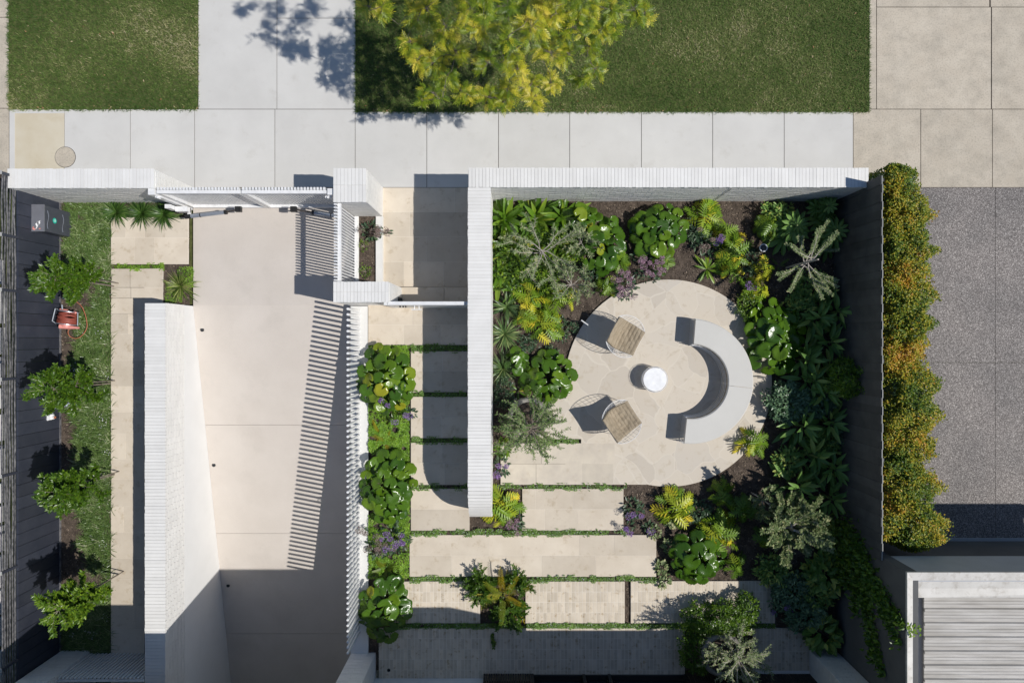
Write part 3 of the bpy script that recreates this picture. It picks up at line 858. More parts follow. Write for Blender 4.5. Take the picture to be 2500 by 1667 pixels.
flat(q, [(x2, -12, zt - .3), (x2, -12, zt - .06), (x2, y2, zt - .06), (x2, y2, zt - .3)][::-1])
q.build('capping', M['flashing'], gr)
q = MB(); x3 = PX(2256, 2.6); y3 = PY(1452.5, 2.7)
q.box(x2 + .002, 13, -12, y2 - .16, 2.50, 2.52); q.build('box_gutter', M['grey_fascia'], gr)
q = MB()
pitch = .245; y = y3 - .005; rowsP = []
while y > -12:
    for dy, dz in ((0, 0), (.018, .03), (.055, .03), (.075, .006), (.12, .004), (.13, .011), (.14, .004), (.17, .004), (.18, .011), (.19, .004), (.228, .002)):
        rowsP.append((y - dy, 2.60 + dz))
    y -= pitch
P = np.array(rowsP); m_ = len(P)
V = np.concatenate([np.stack([np.full(m_, x3), P[:, 0], P[:, 1]], 1), np.stack([np.full(m_, 13.), P[:, 0], P[:, 1] + .05], 1), np.stack([np.full(m_, x3), P[:, 0], P[:, 1] - .035], 1)])
q.add(V, [(i, m_ + i, m_ + i + 1, i + 1)[::-1] for i in range(m_ - 1)]); q.add(V, [(i, i + 1, 2 * m_ + i + 1, 2 * m_ + i) for i in range(m_ - 1)])
q.build('roof', M['roof'], gr)

# ---------------------------------------------------------------- the house at the foot of the picture
hs = thing('house', 'modern house with dark glazed front casting a long shadow', 'house')
ZR = 4.5
q = MB(); q.box(-12, 1.96, -16, -6.27, 2.5, ZR); q.build('upper_storey', M['render'], hs)
q = MB(); q.box(1.962, 7.4, -16, -6.6, 2.9, 3.6); q.build('roof_parapet', M['render'], hs)  # out of view; stretched past the house to carry its shadow edge on
def tall(label_z, x0, x1, y0, y1, z0, z1, faces, seed):
    q = MB(); q.box(x0 + .004, x1 - .004, y0, y1 - .004, z0, z1); o = q.build('blade_wall', M['brick_core'], hs)
    f = MB(); brick_faces(f, x0, x1, y0, y1, z0, z1, faces, seed=seed); f.build('brick_face', M['white_brick'], o)
tall('', -3.43, -2.93, -9.5, -6.53, -1.6, 2.49, 'NE', 21)
tall('', PX(1977, .3), 6.64, -9.5, -6.46, .0, 2.49, 'NW', 22)
tall('', -9.52, -8.93, -8.5, -6.52, .0, 2.49, 'NE', 23)
q = MB(); q.box(-8.93, -7.23, -9.6, -9.5, .1, 2.49); q.build('front_wall', M['timber_dark'], hs)
yf = PY(1643, .3)
q = MB()
x = PX(1181, .3)
while x < PX(1300, .3): q.box(x, x + .035, yf - .05, yf, .3, 2.49, rng.random()); x += .05
q.build('timber_cladding', M['timber_dark'], hs)
q = MB(); q.box(-2.92, PX(1181, .3) - .005, yf - .1, yf - .35, .3, 2.49); q.build('front_wall', M['render'], hs)
q = MB(); q.box(PX(1300, .3), PX(1672, .3), yf - .16, yf - .14, .3, 2.49); q.build('window', M['glass_dark'], hs)
q = MB()
for x in (1300, 1425, 1487, 1672): q.box(PX(x, .3) - .03, PX(x, .3) + .03, yf - .13, yf - .01, .3, 2.49)
q.box(PX(1300, .3) + .031, PX(1672, .3) - .031, yf - .12, yf - .02, .3, .345)
q.build('window_frame', M['black'], hs)
q = MB(); x = PX(1672, .3) + .04
while x < PX(1977, .3): q.box(x, x + .035, yf - .05, yf, .26, 2.49, rng.random()); x += .05
q.build('timber_cladding', M['timber_dark'], hs)
q = MB(); q.box(PX(1838, .3), PX(1976, .3), yf, yf + .06, .2, .312); q.build('door_sill', M['render'], hs)
# side gate at the foot of the side path
sg = thing('side_gate', 'grey slatted side gate in the shade at the end of the side path', 'gate')
yS = PY(1593, .2)
q = MB(); battens(q, -8.915, -7.235, .078, .036, yS - .03, yS, .2, 1.24, 'x'); q.build('slats', M['white_paint'], sg)
for z0 in (1.20, .25):
    q = MB(); q.box(-8.92, -7.235, yS - .085, yS - .045, z0, z0 + .04); q.build('rail', M['white_paint'], sg)
q = MB(); q.box(-7.72, -7.66, yS - .12, yS - .09, 1.1, 1.18); q.build('latch', M['white_paint'], sg)
# ================================================================ LEAF SHAPES (tip along +x, face up)
def lance(L, Wd, n=5, fold=.12, droop=.15, shape=.8, wave=0):
    V = []; F = []
    for i in range(n + 1):
        t = i / n
        w_ = Wd * .5 * (math.sin(PI * min(1, max(.02, t ** shape if t > 0 else .02))) ** .8) if 0 < i < n else Wd * .03
        z = -droop * t * t * L
        x = L * t
        wv = wave * math.sin(t * 9)
        V += [(x, -w_, z + fold * w_ + wv), (x, 0, z - fold * w_ * .3), (x, w_, z + fold * w_ - wv)]
        if i:
            a = (i - 1) * 3; b_ = i * 3
            F += [(a, b_, b_ + 1, a + 1), (a + 1, b_ + 1, b_ + 2, a + 2)]
    return np.array(V), np.array(F)
def blade(L, Wd, n=4, droop=.4):
    V = []; F = []
    for i in range(n + 1):
        t = i / n
        w_ = Wd * .5 * (1 - t ** 2 * .93) * (.75 + .6 * t if t < .4 else 1)
        V += [(L * t * (1 - droop * t * .25), -w_, -droop * t * t * L), (L * t * (1 - droop * t * .25), w_, -droop * t * t * L)]
        if i: F.append((2 * i - 2, 2 * i, 2 * i + 1, 2 * i - 1))
    return np.array(V), np.array(F)
def kidney(r, seed=0, n=30, pleat=.07, cup=.12):
    rr = np.random.default_rng(seed)
    V = [(0, 0, 0)]; F = []
    rings = [.28, .62, .88, 1.0]
    a = np.linspace(R(14), R(346), n)
    ph = rr.uniform(0, 6)
    for k, q in enumerate(rings):
        for j, t in enumerate(a):
            edge = min(t - a[0], a[-1] - t)
            rad = q * r * (1 + .06 * math.sin(3 * t + ph) + .04 * math.sin(7 * t + ph * 2)) * (.88 + .12 * min(1, edge / .5))
            z = pleat * r * q * math.cos(j * PI) * (1 if q < .95 else .6) + cup * r * q * q - (.14 * r if q == 1.0 else 0) + .13 * r * q * math.sin(2 * t + ph) * q
            V.append((-rad * math.cos(t), -rad * math.sin(t), z))
    for j in range(n - 1): F.append((0, 1 + j, 2 + j, 2 + j))
    T = [(0, 1 + j, 2 + j) for j in range(n - 1)]
    Q = []
    for k in range(len(rings) - 1):
        for j in range(n - 1):
            a0 = 1 + k * n + j
            Q.append((a0, a0 + n, a0 + n + 1, a0 + 1))
    V = np.array(V); V[:, 0] += .15 * r
    return V, np.array(Q), np.array(T)
def lobed(L, seed=0, pairs=7, lw=.05):
    rr = np.random.default_rng(seed)
    V = []; F = []
    n = 7
    for i in range(n + 1):
        t = i / n; w_ = L * (.065 * math.sin(PI * (t * .85 + .1)) + .008)
        V += [(L * t * .9, -w_, -.12 * L * t * t + .02 * L), (L * t * .9, 0, -.12 * L * t * t), (L * t * .9, w_, -.12 * L * t * t + .02 * L)]
        if i: a, b_ = 3 * i - 3, 3 * i; F += [(a, b_, b_ + 1, a + 1), (a + 1, b_ + 1, b_ + 2, a + 2)]
    for k in range(pairs):
        t = .08 + .82 * k / (pairs - 1)
        ll = L * (.42 * math.sin(PI * (.25 + .62 * t)) + .04) * rr.uniform(.9, 1.1)
        for s in (-1, 1):
            an = R(80 - 55 * t) * s
            bx, bz = L * t * .9, -.12 * L * t * t
            d = np.array([math.cos(an), math.sin(an)]); p = np.array([-d[1], d[0]])
            b0 = len(V)
            for j, (u, wj) in enumerate(((0, .9), (.35, .95), (.75, .8), (1, .25))):
                c = np.array([bx, 0]) + d * ll * u
                zz_ = bz - .22 * ll * u * u + .05 * ll * math.sin(u * 3) + .012 * L * (k % 2)
                V += [(*(c - p * lw * L * .5 * wj), zz_), (*(c + p * lw * L * .5 * wj), zz_)]
                if j: F.append((b0 + 2 * j - 2, b0 + 2 * j, b0 + 2 * j + 1, b0 + 2 * j - 1))
    return np.array(V), np.array(F)
def pinnate(L, pairs=6, ll=.33, lw=.075, an0=62, an1=40, droop=.25, term=True, curl=.25):
    V = []; F = []
    def leaf(bx, by, bz, an, l_, w_):
        b0 = len(V)
        d = (math.cos(an), math.sin(an)); p = (-d[1], d[0])
        for j, (u, wj) in enumerate(((0, .35), (.4, 1), (.75, .7), (1, .08))):
            zz_ = bz - curl * l_ * u * u
            V.append((bx + d[0] * l_ * u - p[0] * w_ * wj * .5, by + d[1] * l_ * u - p[1] * w_ * wj * .5, zz_))
            V.append((bx + d[0] * l_ * u + p[0] * w_ * wj * .5, by + d[1] * l_ * u + p[1] * w_ * wj * .5, zz_))
            if j: F.append((b0 + 2 * j - 2, b0 + 2 * j, b0 + 2 * j + 1, b0 + 2 * j - 1))
    for k in range(pairs):
        t = .15 + .8 * k / pairs
        for s in (-1, 1):
            leaf(L * t, 0, -droop * L * t * t, s * R(an0 + (an1 - an0) * t), L * ll * (1 - .45 * abs(t - .4)), L * lw)
    if term: leaf(L * .95, 0, -droop * L * .9, 0, L * ll * .8, L * lw)
    b0 = len(V)
    for j in range(4):
        t = j / 3
        V += [(L * t, -.008 * L, -droop * L * t * t), (L * t, .008 * L, -droop * L * t * t)]
        if j: F.append((b0 + 2 * j - 2, b0 + 2 * j, b0 + 2 * j + 1, b0 + 2 * j - 1))
    return np.array(V), np.array(F)
def fan(r, n=9, seed=0):
    V = []; F = []
    for k in range(n):
        an = R(-140 + 280 * k / (n - 1)); d = (math.cos(an), math.sin(an)); p = (-d[1], d[0])
        b0 = len(V); l_ = r * (1 - .15 * abs(k - (n - 1) / 2) / n)
        for j, (u, wj) in enumerate(((0, .25), (.4, .8), (.75, 1), (1, .2))):
            zz_ = -.25 * l_ * u * u
            for s, dz in ((-1, .04), (0, 0), (1, .04)):
                V.append((d[0] * l_ * u + p[0] * r * .15 * wj * s, d[1] * l_ * u + p[1] * r * .15 * wj * s, zz_ + dz * r * (1 if s else -1) + .003 * k))
            if j:
                a, b_ = b0 + 3 * j - 3, b0 + 3 * j; F += [(a, b_, b_ + 1, a + 1), (a + 1, b_ + 1, b_ + 2, a + 2)]
    return np.array(V), np.array(F)
LEAF = lance(1, .42, 3, .25, .12)
LEAF_N = lance(1, .27, 3, .2, .2)
LEAF_R = lance(1, .62, 3, .25, .15, .7)
KID = [kidney(1, s) for s in range(6)]
LOB = [lobed(1, s, 6, .085) for s in range(3)]
FROND = pinnate(1, 4, .46, .078, 58, 34, .3)
FERN = pinnate(1, 15, .26, .075, 78, 60, .35, True, .15)
FERN_T = pinnate(1, 15, .19, .030, 68, 38, .45, True, .1)
FAN = fan(1)

SEED = [100]
def nrng(): SEED[0] += 1; return np.random.default_rng(SEED[0])

# ================================================================ PLANT KINDS
def plant(name, label, cat, px, py, z, group=None):
    x, y, _ = W(px, py, z)
    return thing(name, label, cat, group, (x, y, z))

def ligularia(label, px, py, rx, ry, n, z=.27, hh=.42, size=.135, seed=None, yellow=.06):
    """clump of round glossy leaves on stalks; rx, ry = half extent in metres"""
    r = np.random.default_rng(seed) if seed else nrng()
    t = plant('round_leaf_plant', label, 'plant', px, py, z + hh * .8, 'clumps of glossy round leaves'); t.location.z = z
    pts = []
    tries = 0
    md = size * 1.15
    while len(pts) < n and tries < 9000:
        tries += 1
        a, q = r.uniform(0, 2 * PI), math.sqrt(r.random())
        p = (rx * q * math.cos(a), ry * q * math.sin(a))
        if all((p[0] - s[0]) ** 2 + (p[1] - s[1]) ** 2 > md * md for s in pts): pts.append(p)
        if tries % 300 == 299: md *= .94
    size *= 1.13
    lv = MB(); st = MB()
    for p in pts:
        q = math.hypot(p[0] / rx, p[1] / ry)
        h = hh * (1 - .45 * q * q) * r.uniform(.82, 1.12)
        out = math.atan2(p[1], p[0])
        yaw = out + r.normal(0, .6)
        k = KID[r.integers(6)]
        s = size * r.uniform(.72, 1.14) * (1 - .15 * q)
        lr = r.uniform(.88, 1) if r.random() < yellow else r.uniform(0, .85)
        pit = -(.10 + .50 * q) + r.normal(0, .16); rol = r.normal(0, .2)
        P = [(p[0], p[1], h)]
        lv.inst((k[0], k[1]), P, yaw, pit, rol, s, lr); lv.inst((k[0], k[2]), P, yaw, pit, rol, s, lr)
        b0 = np.array([p[0] * .25, p[1] * .25, 0]); b1 = np.array([p[0], p[1], h - .004]); m_ = (b0 + b1) / 2 + [0, 0, .05]
        st.tube([b0, m_, b1], .0045, 5, caps=False)
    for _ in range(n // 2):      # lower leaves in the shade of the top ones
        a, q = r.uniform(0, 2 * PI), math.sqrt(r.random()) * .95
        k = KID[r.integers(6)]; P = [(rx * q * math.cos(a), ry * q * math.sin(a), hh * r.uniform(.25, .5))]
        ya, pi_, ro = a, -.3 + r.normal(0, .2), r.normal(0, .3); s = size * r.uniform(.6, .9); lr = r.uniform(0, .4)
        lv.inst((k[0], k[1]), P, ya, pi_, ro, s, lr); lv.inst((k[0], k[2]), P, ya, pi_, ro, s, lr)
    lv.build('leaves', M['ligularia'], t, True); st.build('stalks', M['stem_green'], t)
    return t

def rosette(name, label, cat, px, py, z, n, L, tmpl, mat, elev=(.1, 1.1), lrr=(0, 1), hub=.03, group=None, zl=.2, rise=0.0, seed=None, jit=.15, smooth=False, part='leaves'):
    r = np.random.default_rng(seed) if seed else nrng()
    t = plant(name, label, cat, px, py, z + zl, group); t.location.z = z
    i = np.arange(n)
    yaw = i * 2.39996 + r.normal(0, .25, n)
    u = (i + .5) / n
    pit = elev[1] + (elev[0] - elev[1]) * u + r.normal(0, jit, n)
    P = np.stack([np.cos(yaw) * hub * u, np.sin(yaw) * hub * u, rise * (1 - u) + r.uniform(0, .02, n)], 1)
    sc = L * r.uniform(.75, 1.1, n) * (1 - .35 * (1 - u))
    lr = r.uniform(*lrr, n)
    q = MB(); tm = tmpl if isinstance(tmpl, list) else [tmpl]
    for k, T in enumerate(tm):
        s = (i % len(tm)) == k
        q.inst(T, P[s], yaw[s], pit[s], r.normal(0, .2, s.sum()), sc[s], lr[s])
    q.build(part, mat, t, smooth)
    if rise > .05:
        q = MB(); q.tube([(0, 0, -.02), (0, 0, rise * .6), (0, 0, rise)], [.03, .025, .015], 8); q.build('stem', M['stem_green'], t)
    return t

def xanadu(label, px, py, rad, n, mat='xanadu', L=.30, z=.27, zl=.38, lrr=(0, 1), group='clumps of deeply lobed leaves', ry=None):
    r = nrng()
    t = plant('lobed_leaf_plant', label, 'plant', px, py, z + zl * .8, group); t.location.z = z
    ry = ry or rad
    q = MB(); st = MB()
    n = int(n * .85)
    for i in range(n):
        a, u = i * 2.4 + r.normal(0, .3), math.sqrt((i + .3) / n)
        h = zl * (1 - .45 * u * u) * r.uniform(.8, 1.12)
        p = np.array([rad * .78 * u * math.cos(a), ry * .78 * u * math.sin(a), h])
        yaw = a + r.normal(0, .45)
        T = LOB[r.integers(3)]
        s = L * r.uniform(.7, 1.2)
        c = p - np.array([math.cos(yaw), math.sin(yaw), 0]) * s * .4
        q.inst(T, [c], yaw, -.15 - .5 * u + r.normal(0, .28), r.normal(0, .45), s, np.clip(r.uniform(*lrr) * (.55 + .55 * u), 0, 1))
        st.tube([(p[0] * .15, p[1] * .15, 0), (c[0] * .8, c[1] * .8, h * .7), c], .004, 4, caps=False)
    for i in range(int(n * .45)):
        a, u = r.uniform(0, 6.3), math.sqrt(r.random())
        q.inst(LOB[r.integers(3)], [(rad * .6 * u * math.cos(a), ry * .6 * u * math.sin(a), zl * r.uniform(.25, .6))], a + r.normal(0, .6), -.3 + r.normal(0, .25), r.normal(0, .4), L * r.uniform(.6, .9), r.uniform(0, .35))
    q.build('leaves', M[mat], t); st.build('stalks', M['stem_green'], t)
    return t

def twigs(name, label, cat, px, py, z, zc, nb, L, elev=(.2, 1.3), leafT=LEAF, leaf=.05, step=.02, lmat='olive', smat='bark', th=.3, tr=.02, sub=3, droop=.1, whorl=2, group=None, yaw0=None, wander=.25, lrr=(0, 1), squash=(1, 1), start=.2, lean=(0, 0), splay=.9, crown='crown', trunk='trunk', seed=None, lpit=(.1, .8), grow=1.0):
    """woody plant: trunk, wandering branches with side twigs, leaves set along them"""
    r = np.random.default_rng(seed) if seed else nrng()
    t = plant(name, label, cat, px, py, zc, group); t.location.z = z
    wood = MB()
    top = np.array([lean[0], lean[1], th])
    tk = [np.array([0, 0, -.03]), top * .5 + np.array([r.normal(0, .015), r.normal(0, .015), 0]), top]
    wood.tube(tk, [tr, tr * .85, tr * .7], 8)
    LP = []; LD = []; 
    def branch(p0, d, length, rad, depth, st_):
        n = max(4, int(length / .06)); pts = [p0]; p = p0.copy(); d = d / np.linalg.norm(d)
        for i in range(n):
            d = d + r.normal(0, wander * .35, 3) + np.array([0, 0, -droop * .12])
            d /= np.linalg.norm(d); p = p + d * length / n; pts.append(p)
        pts = np.array(pts)
        wood.tube(pts, np.linspace(rad, rad * .3, n + 1), 5, caps=False)
        seg = length / n
        m_ = int(length * (1 - st_) / step)
        for k in range(m_):
            u = st_ + (1 - st_) * (k + r.random()) / max(1, m_)
            f_ = u * n; i = min(n - 1, int(f_)); pp = pts[i] + (pts[i + 1] - pts[i]) * (f_ - i); dd = (pts[i + 1] - pts[i]) / seg
            for _ in range(whorl): LP.append(pp); LD.append(dd)
        if depth > 0:
            for _ in range(sub):
                u = r.uniform(.25, .92); f_ = u * n; i = min(n - 1, int(f_))
                dd = (pts[i + 1] - pts[i]) / seg + r.normal(0, splay * .55, 3); dd[2] = dd[2] * .7 + .05
                branch(pts[i], dd, length * r.uniform(.3, .55), rad * .5, depth - 1, .05)
    for i in range(nb):
        ya = (i * 2.39996 + r.normal(0, .25)) if yaw0 is None else yaw0[i % len(yaw0)] + r.normal(0, .08)
        el = r.uniform(*elev)
        d = np.array([math.cos(ya) * math.cos(el) * squash[0], math.sin(ya) * math.cos(el) * squash[1], math.sin(el)])
        u = r.uniform(.45, 1.0) if th > .4 else 1.0
        branch(top * u, d, L * r.uniform(.75, 1.1) * (1 - (1 - grow) * (u - .45)), tr * .5, 1 if sub else 0, start)
    LP = np.array(LP); LD = np.array(LD); n = len(LP)
    yaw = np.arctan2(LD[:, 1], LD[:, 0]) + r.choice([-1, 1], n) * r.uniform(.4, 1.5, n)
    pit = r.uniform(*lpit, n)
    q = MB(); q.inst(leafT, LP, yaw, pit, r.normal(0, .5, n), leaf * r.uniform(.65, 1.15, n), r.uniform(*lrr, n))
    q.build(crown, M[lmat], t); wood.build(trunk, M[smat], t)
    return t

def bushy(name, label, cat, px, py, z, zc, rx, ry, rz, n, leafT, leaf, lmat, z0=0.0, group=None, smat='bark', lrr=(0, 1), lump=.3, seed=None, part='foliage', stems=5, bx=0, by=0):
    """dense bush: leaves in clumps over a lumpy ellipsoid volume"""
    r = np.random.default_rng(seed) if seed else nrng()
    t = plant(name, label, cat, px, py, zc, group); t.location.z = z
    d = r.normal(0, 1, (n, 3)); d /= np.linalg.norm(d, axis=1, keepdims=True)
    d[:, 2] = np.where(d[:, 2] < -.3, -d[:, 2], d[:, 2])
    sd_ = r.uniform(0, 50)
    k = np.array([mn.noise(Vector((a * 2.2 + sd_, b_ * 2.2, c * 2.2))) for a, b_, c in d])
    rad = (1 + lump * 1.6 * k) * r.uniform(.55, 1.0, n) ** .45
    P = d * rad[:, None] * [rx, ry, rz] + [0, 0, z0 + rz]
    P[:, 2] = np.maximum(P[:, 2], .01)
    yaw = np.arctan2(d[:, 1], d[:, 0]) + r.normal(0, .9, n)
    q = MB(); q.inst(leafT, P, yaw, r.uniform(-.5, .7, n), r.normal(0, .5, n), leaf * r.uniform(.65, 1.2, n), np.clip(r.uniform(*lrr, n) + .35 * k, 0, 1))
    q.build(part, M[lmat], t)
    w_ = MB()
    for i in range(stems):
        a = r.uniform(0, 6.3); w_.tube([(0, 0, -.02), (rx * .3 * math.cos(a), ry * .3 * math.sin(a), (z0 + rz) * .6), (rx * .65 * math.cos(a), ry * .65 * math.sin(a), z0 + rz * 1.2)], [.012, .008, .004], 5, caps=False)
    w_.build('stem', M[smat], t)
    return t

def statice(label, px, py, rad, heads, z=.27, zl=.28, fl='purple', leafn=70, offs=None, group='purple flowering clumps', leafmat='statice_leaf'):
    r = nrng()
    t = plant('flowering_plant', label, 'plant', px, py, z + zl * .7, group); t.location.z = z
    q = MB(); n = leafn
    a = r.uniform(0, 6.3, n); u = np.sqrt(r.random(n))
    P = np.stack([rad * .8 * u * np.cos(a), rad * .8 * u * np.sin(a), zl * (.65 - .4 * u) * r.uniform(.5, 1.1, n)], 1)
    q.inst(LEAF, P, a + r.normal(0, .7, n), r.normal(-.05, .35, n), r.normal(0, .4, n), .10 * r.uniform(.6, 1.2, n), r.random(n))
    q.build('leaves', M[leafmat], t)
    st = MB()
    for k in range(heads):
        hd = MB()
        if offs: p = np.array([offs[k % len(offs)][0], offs[k % len(offs)][1], zl * 1.1])
        else:
            aa, uu = r.uniform(0, 6.3), math.sqrt(r.random()) * rad; p = np.array([uu * math.cos(aa), uu * math.sin(aa), zl * r.uniform(.95, 1.25)])
        st.tube([(p[0] * .2, p[1] * .2, 0), (p[0] * .6, p[1] * .6, zl * .7), p - [0, 0, .01]], .003, 4, caps=False)
        m_ = 85; hr = r.uniform(.045, .085)
        aa = r.uniform(0, 6.3, m_); uu = np.sqrt(r.random(m_))
        Q = np.stack([p[0] + hr * uu * np.cos(aa) * 1.15, p[1] + hr * uu * np.sin(aa), p[2] + .025 * (1 - uu) + r.normal(0, .008, m_)], 1)
        for j in range(0, m_, 9): st.tube([p - [0, 0, .02], Q[j]], .0015, 3, caps=False)
        hd.inst(([(-.5, 0, 0), (0, -.45, .15), (.5, 0, 0), (0, .45, .15)], [(0, 1, 2, 3)]), Q, aa, r.normal(0, .5, m_), r.normal(0, .5, m_), .018 * r.uniform(.6, 1.3, m_), r.random(m_))
        hd.build('flower_head', M[fl], t)
    st.build('stalks', M['stem_green'], t)
    return t

def cover(label, rects, dens, mat, z=.293, leaf=.025, hgt=.035, flowers=.02, spill=.042, lump=True, name='ground_cover', seed=None):
    """tiny leaves over strips (photo rectangles measured at paving level)"""
    r = np.random.default_rng(seed) if seed else nrng()
    PP = []
    for px0, px1, py0, py1 in rects:
        x0, x1, y0, y1 = PX(px0, .3), PX(px1, .3), PY(py1, .3), PY(py0, .3)
        n = int((x1 - x0) * (y1 - y0) * dens * (1.7 if lump else 1))
        P = np.stack([r.uniform(x0, x1, n), r.uniform(y0 - spill, y1 + spill, n), np.zeros(n)], 1)
        k = np.array([mn.noise(Vector((a * 3.2, b_ * (9 if lump else 3.5), 2.))) + .5 * mn.noise(Vector((a * 11, b_ * 11, 7.))) for a, b_, _ in P])
        keep = k > -.55 if lump else k > -.28
        edge = np.minimum(P[:, 1] - y0, y1 - P[:, 1])
        keep &= (edge > 0) | (k > .12)
        P[:, 2] = z + hgt * (.5 + .8 * k) + r.uniform(0, .012, n)
        PP.append(np.concatenate([P[keep], k[keep][:, None]], 1))
    A = np.concatenate(PP); P = A[:, :3]; k = A[:, 3]; n = len(P)
    q = MB()
    q.inst(([(-.5, 0, .08), (-.1, -.42, 0), (.5, 0, .1), (-.1, .42, 0)], [(0, 1, 2, 3)]), P, r.uniform(0, 6.3, n), r.normal(0, .35, n), r.normal(0, .35, n), leaf * r.uniform(.6, 1.25, n), np.clip(.45 + .5 * k + r.normal(0, .2, n), 0, 1), 0)
    nf = int(n * flowers)
    if nf:
        Q = P[r.choice(n, nf)].copy(); Q[:, 2] += .014
        q.inst(([(-.5, 0, 0), (0, -.5, 0), (.5, 0, 0), (0, .5, 0)], [(0, 1, 2, 3)]), Q, r.uniform(0, 6.3, nf), r.normal(0, .3, nf), 0, .013 * r.uniform(.6, 1.3, nf), r.random(nf), 1)
    return tag(q.build(name, [M[mat], M['white_flower']]), label, 'ground cover', kind='stuff')
# ================================================================ PLANTING
# --- clumps of round glossy leaves
ligularia('big glossy round leaved clump beside the white kerb, nearest the pedestrian gate', 938, 925, .52, .70, 26, hh=.42, size=.15, yellow=.12)
ligularia('glossy round leaved clump in the middle of the bed between kerb and path', 945, 1190, .52, .72, 30, hh=.42, size=.14, yellow=.03)
ligularia('glossy round leaved clump at the foot of the kerb bed, half in the house shadow', 935, 1490, .46, .66, 26, hh=.45, size=.145, yellow=.02)
ligularia('glossy round leaved clump against the street wall with leaves turning yellow below', 1470, 592, .46, .58, 20, hh=.42, size=.15, yellow=.10)
ligularia('glossy round leaved clump standing alone on dark mulch in front of the street wall', 1612, 560, .53, .50, 23, hh=.46, size=.155, yellow=0)
ligularia('tall glossy round leaved clump touching the right side of the patio', 1898, 825, .52, .74, 30, hh=.52, size=.16, yellow=0)
ligularia('glossy round leaved clump overhanging the left edge of the patio above the stone bowl', 1338, 925, .50, .52, 22, hh=.40, size=.14, yellow=0)
ligularia('glossy round leaved clump spilling over the brick paver terrace', 1705, 1362, .50, .52, 21, hh=.44, size=.15, yellow=0)
ligularia('small round leaved clump between the strappy plants and the patio edge', 1262, 885, .20, .24, 7, hh=.3, size=.12, yellow=0)
ligularia('few large round leaves at the corner of the broad bladed plants by the street wall', 1418, 530, .28, .22, 6, hh=.46, size=.17, yellow=.1)

# --- yellow green lobed plants
xanadu('yellow green lobed plant left of the upper chair, the largest of its row', 1330, 790, .44, 26, L=.30)
xanadu('yellow lobed plant tangled with the grey shrub behind the blue green strappy plant', 1300, 715, .44, 20, L=.28, lrr=(.2, 1))
xanadu('bright yellow lobed plant growing against the street wall', 1725, 525, .42, 22, L=.32, lrr=(.15, 1))
xanadu('yellow green lobed plant just left of the round garden light', 1790, 605, .46, 26, L=.32)
xanadu('yellow lobed plant directly above the right patio edge', 1850, 705, .34, 18, L=.28, lrr=(.25, 1))
xanadu('bright yellow lobed plant between the purple flowers and the garden light', 1775, 562, .28, 14, L=.28, lrr=(.3, 1))
xanadu('yellow lobed plant between the garden light and the spreading shrub', 1868, 655, .26, 12, L=.26, lrr=(.3, 1))
xanadu('yellow green lobed plant among the grey shrub twigs beside open mulch', 1372, 730, .34, 16, L=.27, lrr=(.1, .9))
xanadu('yellow lobed plant just above the striped strappy plant', 1288, 770, .26, 12, L=.27, lrr=(.3, 1))
xanadu('lime lobed plant with a few yellow leaves below the garden light', 1790, 660, .28, 12, L=.27)
xanadu('lime lobed plant at the right lower rim of the patio', 1838, 1080, .36, 18, L=.28)
xanadu('yellow tipped lobed plant at the bottom rim of the patio', 1655, 1240, .48, 26, L=.34, lrr=(.2, 1))
xanadu('large lime lobed plant above the terrace clump of round leaves', 1760, 1300, .52, 32, L=.34)
xanadu('yellow lobed plant hugging the rounded end of the white wall', 1222, 1245, .50, 28, L=.34, lrr=(.2, 1))
xanadu('small lime lobed plant on the right of the terrace clump', 1800, 1385, .24, 12, 'xanadu_green', L=.25)
xanadu('small lobed plant in deep shade beside the silver shrub', 1880, 1318, .26, 12, 'xanadu_green', L=.28)
xanadu('compact green fern like plant below the round leaves by the street wall', 1520, 640, .25, 18, 'xanadu_green', L=.2, zl=.25)
xanadu('compact green fern like plant between the pink flowers and the open mulch', 1618, 640, .26, 20, 'xanadu_green', L=.2, zl=.28)
xanadu('compact green fern like plant left of the pink flowers at the patio edge', 1478, 700, .26, 20, 'xanadu_green', L=.2, zl=.26)
xanadu('bushy green fern standing on the shadow edge near the street wall', 1876, 552, .30, 30, 'xanadu_green', L=.24, zl=.45)
xanadu('bright green tufted plant on the mulch right of the yellow tipped one', 1765, 1205, .32, 22, 'xanadu_green', L=.22, zl=.35)
xanadu('dark lobed plant in the shade of the terrace planting', 1815, 1250, .36, 18, 'xanadu_green', L=.3, lrr=(0, .5))

# --- broad bladed and strappy plants
BL = lance(1, .24, 7, .18, .38, .85)
BLn = lance(1, .15, 7, .15, .45, .85)
for lab, px, py, n, L, zl, mt in (
    ('broad bladed green plant in the inner corner of the two brick walls', 1235, 530, 26, .62, .45, 'ginger'),
    ('broad bladed plant with yellowing blades midway along the corner group', 1310, 525, 26, .60, .5, 'ginger'),
    ('broad bladed plant at the right end of the corner group by the street wall', 1378, 520, 20, .55, .5, 'ginger'),
    ('broad bladed plant under the left side of the grey green shrub', 1250, 600, 22, .55, .4, 'ginger'),
    ('broad bladed plant half hidden in the middle of the corner group', 1285, 575, 20, .5, .4, 'ginger'),
    ('broad bladed plant between the grey green shrub and the wall corner round leaves', 1365, 585, 18, .42, .35, 'ginger'),
    ('low broad bladed plant under the twigs of the grey green shrub', 1285, 650, 18, .42, .3, 'ginger'),
    ('broad bladed plant hugging the white wall beside the corner group', 1208, 585, 16, .42, .4, 'ginger'),
    ('small broad bladed plant between the yellow lobed and blue green plants', 1255, 705, 14, .36, .3, 'ginger'),
    ('broad bladed plant pressed against the white wall below the corner group', 1222, 665, 18, .48, .4, 'ginger')):
    rosette('broad_leaf_plant', lab, 'plant', px, py, .26, int(n * 1.5), L, BL, M[mt], (.15, 1.2), group='broad bladed plants by the wall', zl=zl, rise=.12, hub=.18)
